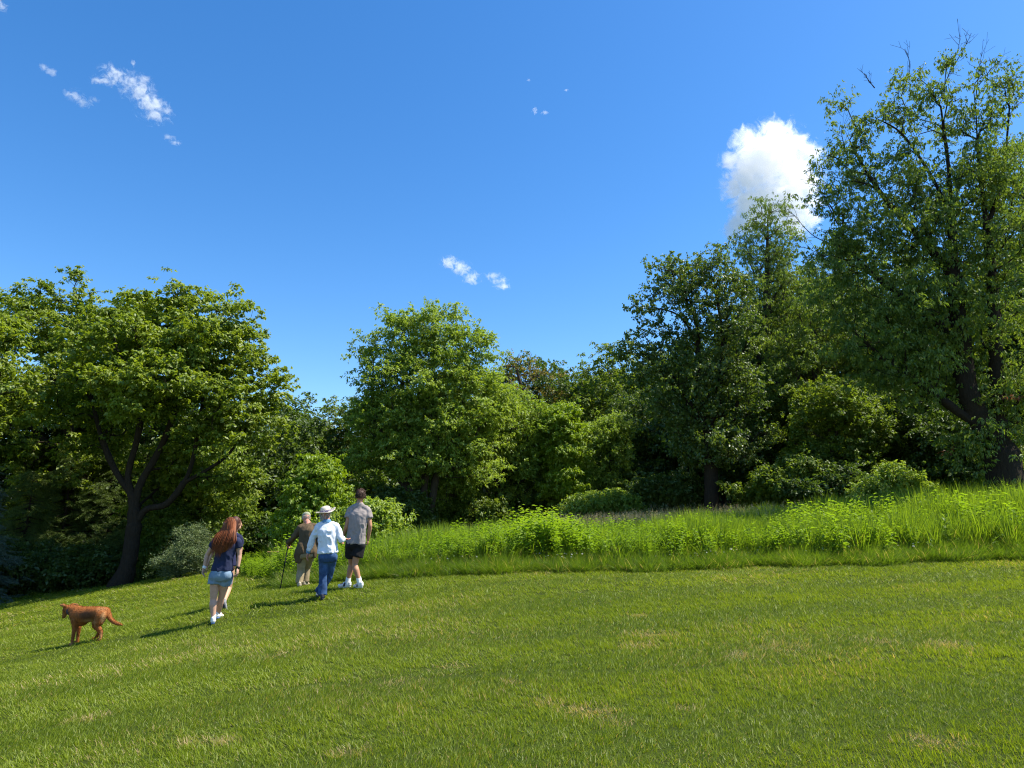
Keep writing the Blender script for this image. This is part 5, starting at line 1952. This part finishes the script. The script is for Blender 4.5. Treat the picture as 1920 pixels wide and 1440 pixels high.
h_ = J['head']
upv, fv = unit((-.1, .45, .9)), unit((-.35, .85, -.45))
rv = unit(np.cross(fv, upv))
S = Shape()
S.ball(h_ + upv * .048 - fv * .004, (.088, .108, .072), (rv, fv, upv))
S.ball(h_ + upv * .035 + fv * .09, (.07, .06, .012), (rv, fv, upv))
cap = part('cap', S, M['cap'], root, voxel=.008, folds=.006, ratio=.5)
g = np.random.default_rng(8)
me = strands('hair', [c for c in scalp_hair(h_, fv, upv, 1.0, g, 500, .018, '', low=-.55) if (c[0] - h_) @ upv < .01], .003, g)
part('hair', me, M['greyhair'], root)

# the stick: a thing of its own in his hand
top = J['wrL'] + unit(V3(-.1, .4, -.9)) * .07
tip = at(525, 1106, Y3 - .05)
tip[2] = gz(tip[0], tip[1])
st = empty('walking_stick', tip, 'long black walking stick planted in the lawn by the old man', 'walking stick')
top = top + V3(0, 0, .015)
S = Shape()
S.chain([tip + V3(0, 0, .02), top], [.010, .013], 10)
part('shaft', S, M['black'], st, voxel=.005, ratio=.5)
S = Shape()
S.chain([top + V3(-.05, .03, .0), top + V3(0, 0, .012), top + V3(.05, -.03, 0)], [.014, .016, .014], 10)
part('handle', S, M['brown'], st, voxel=.005, ratio=.5)
S = Shape()
S.cone(tip + V3(0, 0, .005), .016, tip + V3(0, 0, .04), .013)
part('rubber_tip', S, M['black'], st, voxel=.004, ratio=.5)

# --- the woman with the hat
Y4 = 12.0
an = foot(604, 1128, Y4)
anR = foot(597, 1121, Y4 + .28)
J = dict(head=at(611, 964, Y4 + .03), neck=at(613, 976, Y4), shL=at(596, 985, Y4), shR=at(633, 985, Y4), elL=at(586, 1011, Y4 + .02), elR=at(639, 1010, Y4 - .02),
         wrL=at(578, 1035, Y4 + .05), wrR=at(640, 1011, Y4 + .25), hipL=at(607, 1043, Y4), hipR=at(623, 1042, Y4), knL=at(606, 1082, Y4 + .02), knR=at(617, 1080, Y4 + .16), anL=an, anR=anR,
         toeL=an + V3(-.02, .15, -.045), toeR=anR + V3(-.06, .14, -.045))
J['elR'] = at(640, 1012, Y4 - .02)
J['wrR'] = at(644, 1010, Y4 + .24)
root, K = person('woman in a ribboned sun hat, pale blue jacket and blue jeans', J, (-.05, 1), .93, skin=SKIN_OLD, face=unit((.3, .9, .12)), handdir=(V3(-.2, .05, -1), V3(.55, .7, -.15)), hand_curl=(.35, .35), slim=.75,
                 palm=(None, V3(-.3, -.2, 1)))
part('jacket', top_shape(J, K, hem=.045, sleeve=1.92, loose=.022, sl_r=(.060, .046), hem_w=.172), M['fleece'], root, voxel=.01, folds=.024, fscale=(.07, .07, .12), ratio=.5)
part('jeans', legs_shape(J, K, length=1.98, r=(.086, .062, .074), waist=.09, loose=.004), M['denim'], root, voxel=.01, folds=.018, ratio=.5)
S = Shape()
S.loft([(J['neck'] - V3(0, 0, .04), .082, .078), (J['neck'] + V3(0, 0, .02), .064, .062)], V3(1, 0, 0), V3(0, 1, 0))
part('collar', S, M['teal'], root, 'blue shirt collar above the jacket', voxel=.008, folds=.006, ratio=.5)
S = Shape()
w_ = J['wrL']
S.cone(w_ + V3(.004, 0, .02), .040, w_, .038)
part('cuff', S, M['teal'], root, voxel=.008, ratio=.5)
for s in 'LR':
    shoe(J, s, root, M['white'] if s == 'R' else M['darktrim'], M['darktrim'], k=.8)
# hat: crown, rolled wavy brim and ribbon
h_ = J['head'] + V3(0, -.005, .035)
tilt = Matrix.Rotation(R(-11), 3, 'Y') @ Matrix.Rotation(R(8), 3, 'X')


def hat_mesh(prof, wave=0.0, k=64):
    V, F = [], []
    for (r, z) in prof:
        for q in range(k):
            a = q * 2 * math.pi / k
            zz = z + wave * (r > .10) * ((r - .1) / .07) * (.022 * math.sin(a * 2 + .6) + .008 * math.sin(a * 3))
            V.append(h_ + np.array(tilt @ Vector((r * math.cos(a), r * 1.1 * math.sin(a), zz))))
    for i in range(len(prof) - 1):
        for q in range(k):
            q2 = (q + 1) % k
            F.append((i * k + q, i * k + q2, (i + 1) * k + q2, (i + 1) * k + q))
    F_ = np.array(F)
    return np_mesh('hat', V, F_, None, True)


prof = [(.003, .105), (.04, .103), (.068, .092), (.082, .068), (.089, .03), (.092, .0), (.115, -.004), (.145, .002), (.168, .016), (.170, .020), (.166, .022), (.143, .008), (.115, .002), (.096, .005)]
hat = part('hat', hat_mesh(prof, 1.0), M['hat'], root)
rib = part('ribbon', hat_mesh([(.0935, .002), (.0955, .012), (.0945, .028), (.0915, .036)]), M['ribbon'], root)
rib.parent = hat
S = Shape()
bw = h_ + np.array(tilt @ Vector((.01, -.112, .02)))
S.ball(bw + V3(.03, 0, .006), (.032, .012, .018))
S.ball(bw - V3(.03, 0, .004), (.032, .012, .018))
S.cone(bw, .012, bw + V3(.055, -.012, -.022), .008)
S.cone(bw, .012, bw + V3(-.035, -.014, -.03), .008)
b_ = part('bow', S, M['ribbon'], root, voxel=.005, ratio=.5)
b_.parent = hat
me = strands('hair', scalp_hair(J['head'], (.3, .9, 0), (0, 0, 1), 1.0, np.random.default_rng(9), 220, .05, '', low=-.75), .0035, np.random.default_rng(9))
part('hair', me, M['greyhair'], root)

# --- the tall young man
Y5 = 12.9
an = foot(651, 1101, Y5 + .1)
anR = foot(675, 1104, Y5 - .08)
J = dict(head=at(676, 930, Y5 + .04), neck=at(674, 943, Y5), shL=at(656, 955, Y5), shR=at(691, 956, Y5), elL=at(650, 986, Y5 - .03), elR=at(694, 986, Y5 - .03),
         wrL=at(643, 1008, Y5 + .14), wrR=at(690, 1012, Y5 + .05), hipL=at(659, 1019, Y5), hipR=at(674, 1020, Y5), knL=at(659, 1059, Y5 + .12), knR=at(665, 1059, Y5 - .03), anL=an, anR=anR,
         toeL=an + V3(-.155, .04, -.04), toeR=anR + V3(-.12, .11, -.045))
root, K = person('tall young man in a grey t-shirt, black shorts and white trainers', J, (-.22, 1), 1.04, skin=SKIN_TAN, face=unit((-.25, .95, .02)), hand_curl=(.6, 1.1))
part('t_shirt', top_shape(J, K, hem=-.005, sleeve=.47, loose=.024, sl_r=(.066, .077), back_drop=.0), M['grey'], root, voxel=.01, folds=.026, fscale=(.07, .07, .25), ratio=.5)
part('shorts', legs_shape(J, K, length=.62, r=(.112, .118, 0), waist=.08, loose=.012), M['black'], root, voxel=.01, folds=.014, ratio=.5)
for s in 'LR':
    shoe(J, s, root, M['white'], M['white'], k=.86)
    S = Shape()
    S.chain([J['an' + s] - V3(0, 0, .02), J['an' + s] + (J['kn' + s] - J['an' + s]) * .30], [.046, .047])
    part('sock', S, M['sock'], root, voxel=.008, folds=.003, ratio=.5)
    S = Shape()
    dd = unit(J['toe' + s] - J['an' + s])
    S.cone(J['an' + s] + dd * .02 + V3(0, 0, -.002), .045, J['an' + s] + dd * .06 - V3(0, 0, .02), .040)
    part('shoe_tongue', S, M['darktrim'], root, voxel=.008, ratio=.5)
g = np.random.default_rng(10)
fv = unit((-.25, .95, .02))
S = Shape()
S.ball(J['head'] + V3(.003, -.02, .028), (.083, .092, .098))
me = S.melt('hair', voxel=.008, smooth=3, ratio=.6, folds=.006, fscale=(.02, .02, .05))
fattr(me, 'lv', vnoise(np.array([v.co[:] for v in me.vertices]), .01))
hair = part('hair', me, M['shorthair'], root)
me = strands('strand', scalp_hair(J['head'], fv, (0, 0, 1), 1.07, g, 700, .03, '', low=-.38), .0032, g)
part('strand', me, M['shorthair'], root).parent = hair

# --- the dog
Yd = 11.5


def fur_mat():
    m, n, out = new_mat('rust_fur')
    L = n.links
    a = node(n, 'ShaderNodeAttribute', attribute_type='GEOMETRY', attribute_name='pale')
    b_ = node(n, 'ShaderNodeAttribute', attribute_type='GEOMETRY', attribute_name='dark')
    tc = node(n, 'ShaderNodeTexCoord')
    mp = node(n, 'ShaderNodeMapping')
    mp.inputs['Scale'].default_value = (60, 60, 25)
    nz = node(n, 'ShaderNodeTexNoise', i_Scale=1.0, i_Detail=4.0)
    L.new(tc.outputs['Object'], mp.inputs[0])
    L.new(mp.outputs[0], nz.inputs['Vector'])
    mx = node(n, 'ShaderNodeMix', data_type='RGBA')
    mx.inputs[6].default_value = (0.17, 0.052, 0.013, 1)
    mx.inputs[7].default_value = (0.36, 0.13, 0.033, 1)
    L.new(nz.outputs['Fac'], mx.inputs[0])
    m2 = node(n, 'ShaderNodeMix', data_type='RGBA')
    L.new(a.outputs['Fac'], m2.inputs[0])
    L.new(mx.outputs[2], m2.inputs[6])
    m2.inputs[7].default_value = (0.40, 0.235, 0.11, 1)
    m3 = node(n, 'ShaderNodeMix', data_type='RGBA')
    L.new(b_.outputs['Fac'], m3.inputs[0])
    L.new(m2.outputs[2], m3.inputs[6])
    m3.inputs[7].default_value = (0.05, 0.028, 0.018, 1)
    bs = node(n, 'ShaderNodeBsdfPrincipled', i_Roughness=0.75)
    bs.inputs['Sheen Weight'].default_value = 0.0
    bs.inputs['Specular IOR Level'].default_value = 0.2
    bp = node(n, 'ShaderNodeBump', i_Strength=0.5, i_Distance=0.01)
    L.new(nz.outputs['Fac'], bp.inputs['Height'])
    L.new(bp.outputs[0], bs.inputs['Normal'])
    L.new(m3.outputs[2], bs.inputs['Base Color'])
    L.new(bs.outputs[0], out.inputs['Surface'])
    return m


S = Shape()
D = lambda px, py, dy=0.0: at(px, py, Yd + dy)
foreL, hindL = D(136, 1200, .05), D(188, 1199, -.12)
foreR, hindR = D(146, 1197, .28), D(180, 1196, .16)
for p in (foreL, hindL, foreR, hindR):
    p[2] = gz(p[0], p[1]) + .022
sy = V3(0.08, 1, 0)
# trunk: deep chest narrowing to the loin
S.chain([D(146, 1152, .12), D(158, 1153, .08), D(172, 1151, .04), D(186, 1149, 0), D(196, 1148, 0)], [.12, .13, .113, .098, .085], 22)
S.ball(D(146, 1160, .12), (.10, .105, .12))
S.ball(D(152, 1164, .1), (.11, .085, .08))
S.ball(D(190, 1150, 0), (.088, .095, .10))
# neck and head, turned away and down to the left
S.chain([D(146, 1148, .12), D(137, 1144, .16), D(131, 1143, .18)], [.105, .078, .07], 18)
S.ball(D(126, 1142, .19), (.062, .066, .062))
S.chain([D(124, 1144, .2), D(121.5, 1151, .22), D(120, 1156, .23)], [.048, .036, .024], 14)
S.ball(D(119, 1157.5, .24), (.018, .018, .013))
# ears
S.chain([D(124.5, 1137.5, .15), D(118, 1134.5, .12), D(113.5, 1134.8, .1)], [.026, .024, .012], 8)
S.chain([D(130, 1136.5, .27), D(138, 1133.5, .30), D(146, 1133.5, .30)], [.026, .023, .010], 8)
# forelegs
for ft, dy, ex in ((foreL, .05, 0), (foreR, .25, 1)):
    el = D(140 + 8 * ex, 1176, dy)
    S.chain([D(142, 1162, dy), el], [.065, .036], 12)
    wr = el * .35 + ft * .65 + V3(-.004, 0, 0)
    S.chain([el, wr, ft + V3(0, 0, .02)], [.034, .022, .020], 12)
    S.chain([ft + V3(0, 0, .004), ft + V3(-.045, .02, -.004)], [.026, .022], 10)
# hind legs: stifle forward, hock backward
for ft, dy, px_ in ((hindL, -.08, 0), (hindR, .13, -4)):
    hip = D(190 + px_, 1154, dy)
    stf = D(182.5 + px_, 1173, dy - .01)
    hock = D(190.5 + px_, 1184.5, dy - .02)
    S.chain([hip, K0(hip, stf, .55), stf], [.088, .075, .047], 14)
    S.chain([stf, hock], [.045, .024], 12)
    S.chain([hock, ft + V3(0, 0, .02)], [.024, .021], 12)
    S.chain([ft + V3(0, 0, .004), ft + V3(-.05, .015, -.004)], [.026, .022], 10)
# tail
S.chain([D(197, 1143, 0), D(203, 1149, -.03), D(206, 1159, -.05), D(213, 1166, -.07), D(222, 1170, -.08), D(229, 1171.5, -.08)], [.045, .038, .034, .03, .024, .012], 12)
base = 0.25 * (foreL + foreR + hindL + hindR)
base[2] = gz(base[0], base[1])
dog = empty('dog', base, 'rust-red dog standing on the lawn with its tail held out low', 'dog')
me = S.melt('body', voxel=.0075, smooth=5, ratio=.6, folds=.004, fscale=(.03, .03, .03))
co = np.array([v.co[:] for v in me.vertices])


def blob(c, r):
    return np.clip(1.6 - np.linalg.norm((co - c) / r, axis=1) * 1.3, 0, 1)


pale = np.maximum.reduce([blob(D(170, 1166, -.05), V3(.16, .2, .05)), blob(D(194.5, 1158, -.1), V3(.03, .09, .09)), .6 * blob(D(122, 1153, .2), V3(.03, .06, .04)), .6 * blob(foreL, V3(.05, .05, .05)),
                          .5 * blob(hindL + V3(0, 0, .05), V3(.03, .05, .08)), .35 * blob(D(190, 1141, -.08), V3(.09, .06, .05)), .45 * blob(D(115, 1134.5, .1), V3(.05, .05, .03)), .4 * blob(D(144, 1133.5, .3), V3(.05, .06, .03))])
dark = np.maximum.reduce([.75 * blob(D(160, 1154, -.08), V3(.17, .10, .085)), .9 * blob(D(118.5, 1158, .24), V3(.024, .03, .02)), .6 * blob(D(122, 1145, .16), V3(.03, .05, .03))])
fattr(me, 'pale', pale)
fattr(me, 'dark', dark)
FUR = fur_mat()
g = np.random.default_rng(31)
nv = len(me.vertices)
no = np.zeros(nv * 3, np.float32)
me.vertices.foreach_get('normal', no)
no = no.reshape(-1, 3)
pick = g.choice(nv, min(nv, 9000), replace=False)
cs = []
for i in pick:
    p, n_ = co[i], no[i].astype(float)
    fl = V3(.75, -.1, -.45)
    fl = unit(fl - n_ * (fl @ n_) + g.normal(0, .25, 3))
    L_ = g.uniform(.012, .024)
    cs.append([p - n_ * .003, p + n_ * .004 + fl * L_ * .5, p + n_ * .002 + fl * L_])
fur = strands('fur', cs, .0013, g)
k_ = len(fur.vertices) // len(cs)
fattr(fur, 'pale', np.repeat(np.array([pale[i] for i in pick]), k_))
fattr(fur, 'dark', np.repeat(np.clip(np.array([dark[i] for i in pick]) + .12 * (g.uniform(0, 1, len(pick)) > .7), 0, 1), k_))
body = part('body', me, FUR, dog)
fo = part('fur', fur, FUR, dog)
fo.parent = body
fo['kind'] = 'stuff'
S = Shape()
c_ = D(134.5, 1144.5, .17)
dn = unit(D(129, 1143, .18) - D(141, 1146, .13))
S.chain([c_ - dn * .008, c_ + dn * .008], [.080, .079], 24)
collar = part('collar', S, M['darktrim'], dog, 'dark blue collar', voxel=.008, ratio=.5)

# --- a weathered board lying in the weeds behind the old man
pl = empty('wooden_board', at(515, 1035, 21), 'short tan wooden board lying in the weeds behind the stooping man', 'board')
b0 = at(515, 1035, 21)
S = Shape()
S.loft([(b0 + V3(-.22, 0, 0), .035, .012, V3(0, 1, 0), V3(0, 0, 1)), (b0 + V3(.22, .05, .01), .035, .012, V3(0, 1, 0), V3(0, 0, 1))], V3(0, 1, 0), V3(0, 0, 1), 12)
part('board', S, solid_mat('weathered_wood', (0.42, 0.24, 0.12), rough=.8, var=.25, scale=12), pl, voxel=.01, smooth=1, ratio=1)


# ------------------------------------------------------------------ clouds: real bodies of vapour high over the wood
def cloud(label, ell, dens, nscale, D_=900.0, amp=1.1, soft=.22, group=None, bias=0.0):
    m_px = D_ / F_PX
    E = []
    for e in ell:
        c = at(e[0], e[1], D_)
        E.append((c, V3(e[2] * m_px, .5 * (e[2] + e[3]) * m_px * 1.0, e[3] * m_px)))
    cen = np.mean([c for c, r in E], axis=0)
    S = Shape()
    mr = min(min(r) for c, r in E)
    for c, r in E:
        S.ball(c, r * (1.0 + .28 * amp), k=20)
    size = max(r[0] for c, r in E)
    me = S.melt('cloud', voxel=max(.9 * mr * .3, size * .08), smooth=2, ratio=1)
    me.transform(Matrix.Translation(-Vector(cen)))
    m, n, out = new_mat('cloud_vapour')
    L = n.links
    geo = node(n, 'ShaderNodeNewGeometry')
    P = geo.outputs['Position']
    prev = None
    for c, r in E:
        sb = node(n, 'ShaderNodeVectorMath', operation='SUBTRACT')
        sb.inputs[1].default_value = tuple(c)
        L.new(P, sb.inputs[0])
        dv = node(n, 'ShaderNodeVectorMath', operation='DIVIDE')
        dv.inputs[1].default_value = tuple(r)
        L.new(sb.outputs[0], dv.inputs[0])
        ln = node(n, 'ShaderNodeVectorMath', operation='LENGTH')
        L.new(dv.outputs[0], ln.inputs[0])
        if prev is None:
            prev = ln.outputs['Value']
        else:
            mn = node(n, 'ShaderNodeMath', operation='SMOOTH_MIN')
            mn.inputs[2].default_value = 0.15
            L.new(prev, mn.inputs[0])
            L.new(ln.outputs['Value'], mn.inputs[1])
            prev = mn.outputs[0]
    nz = node(n, 'ShaderNodeTexNoise', i_Scale=1.0 / nscale, i_Detail=7.0, i_Roughness=0.66, i_Distortion=0.9)
    L.new(P, nz.inputs['Vector'])
    f1 = node(n, 'ShaderNodeMath', operation='MULTIPLY_ADD')
    f1.inputs[1].default_value = amp * 2.0
    f1.inputs[2].default_value = 1.0 - amp * 1.0 - bias
    L.new(nz.outputs['Fac'], f1.inputs[0])
    f2 = node(n, 'ShaderNodeMath', operation='SUBTRACT')
    L.new(f1.outputs[0], f2.inputs[0])
    L.new(prev, f2.inputs[1])
    mr_ = node(n, 'ShaderNodeMapRange', interpolation_type='SMOOTHSTEP')
    mr_.inputs['From Min'].default_value = 0.0
    mr_.inputs['From Max'].default_value = soft
    mr_.inputs['To Max'].default_value = dens
    L.new(f2.outputs[0], mr_.inputs['Value'])
    vs = node(n, 'ShaderNodeVolumeScatter', i_Anisotropy=0.2)
    vs.inputs['Color'].default_value = (1, 1, 1, 1)
    L.new(mr_.outputs[0], vs.inputs['Density'])
    L.new(vs.outputs[0], out.inputs['Volume'])
    o = bpy.data.objects.new('cloud', me)
    me.materials.clear()
    me.materials.append(m)
    COL.objects.link(o)
    o.location = cen
    tag(o, label, 'cloud', group)
    return o


cloud('big white billowing cloud behind the narrow tree on the right',
      [(1445, 300, 70, 62), (1395, 335, 42, 55), (1490, 335, 48, 58), (1440, 385, 66, 50), (1398, 415, 38, 26), (1492, 395, 44, 45), (1370, 300, 20, 22), (1512, 285, 26, 30), (1398, 265, 30, 26), (1450, 242, 28, 18), (1490, 435, 14, 12), (1378, 428, 24, 22)],
      .045, 24, amp=1.9, soft=.35)
cloud('long torn white cloud, largest of those at the upper left',
      [(196, 150, 20, 9), (212, 138, 22, 13), (238, 150, 24, 13), (262, 172, 26, 15), (285, 195, 28, 14), (288, 218, 26, 10), (268, 150, 16, 10), (312, 208, 12, 8)], .06, 11, amp=3.0, soft=1.1, bias=.0)
cloud('small comma-shaped cloud left of the long torn one', [(140, 180, 18, 11), (156, 192, 14, 8), (175, 187, 11, 6)], .05, 9, amp=2.8, soft=1.1, bias=.05)
cloud('faint little cloud farthest left among the upper wisps', [(82, 126, 11, 7), (96, 134, 11, 7)], .04, 9, amp=2.4, soft=.9)
cloud('tiny slanting cloud wisp below the long torn one', [(318, 258, 10, 7), (332, 268, 12, 4)], .05, 8, amp=2.4, soft=.9)
cloud('speck of cloud just above the long torn one', [(250, 119, 4, 8)], .07, 6, amp=2, soft=.8)
cloud('white puffy cloudlet over the centre tree, left half of a pair', [(843, 493, 15, 11), (862, 503, 18, 12), (885, 521, 17, 10)], .075, 8, amp=2.8, soft=.9)
cloud('ragged cloudlet over the centre tree, right half of a pair', [(925, 517, 14, 7), (937, 527, 15, 6), (944, 537, 17, 5)], .07, 7, amp=2.8, soft=.9)
cloud('thin wisp of cloud high in the middle of the sky', [(1003, 208, 6, 7), (1022, 211, 8, 3)], .07, 5, amp=2, soft=.8)
cloud('tiny cloud speck high up, left of the thin wisp', [(991, 150, 4, 3)], .08, 3, amp=1.6, soft=.7)
cloud('tiny cloud speck high up, right of the thin wisp', [(1062, 169, 5, 2.5)], .08, 3, amp=1.6, soft=.7)
cloud('cloud fragment cut by the upper left corner of the sky', [(2, 10, 12, 12)], .04, 8, amp=2, soft=.8)
print('scene ready', len(bpy.data.objects), sum(len(o.data.polygons) for o in COL.objects if o.type == 'MESH'))
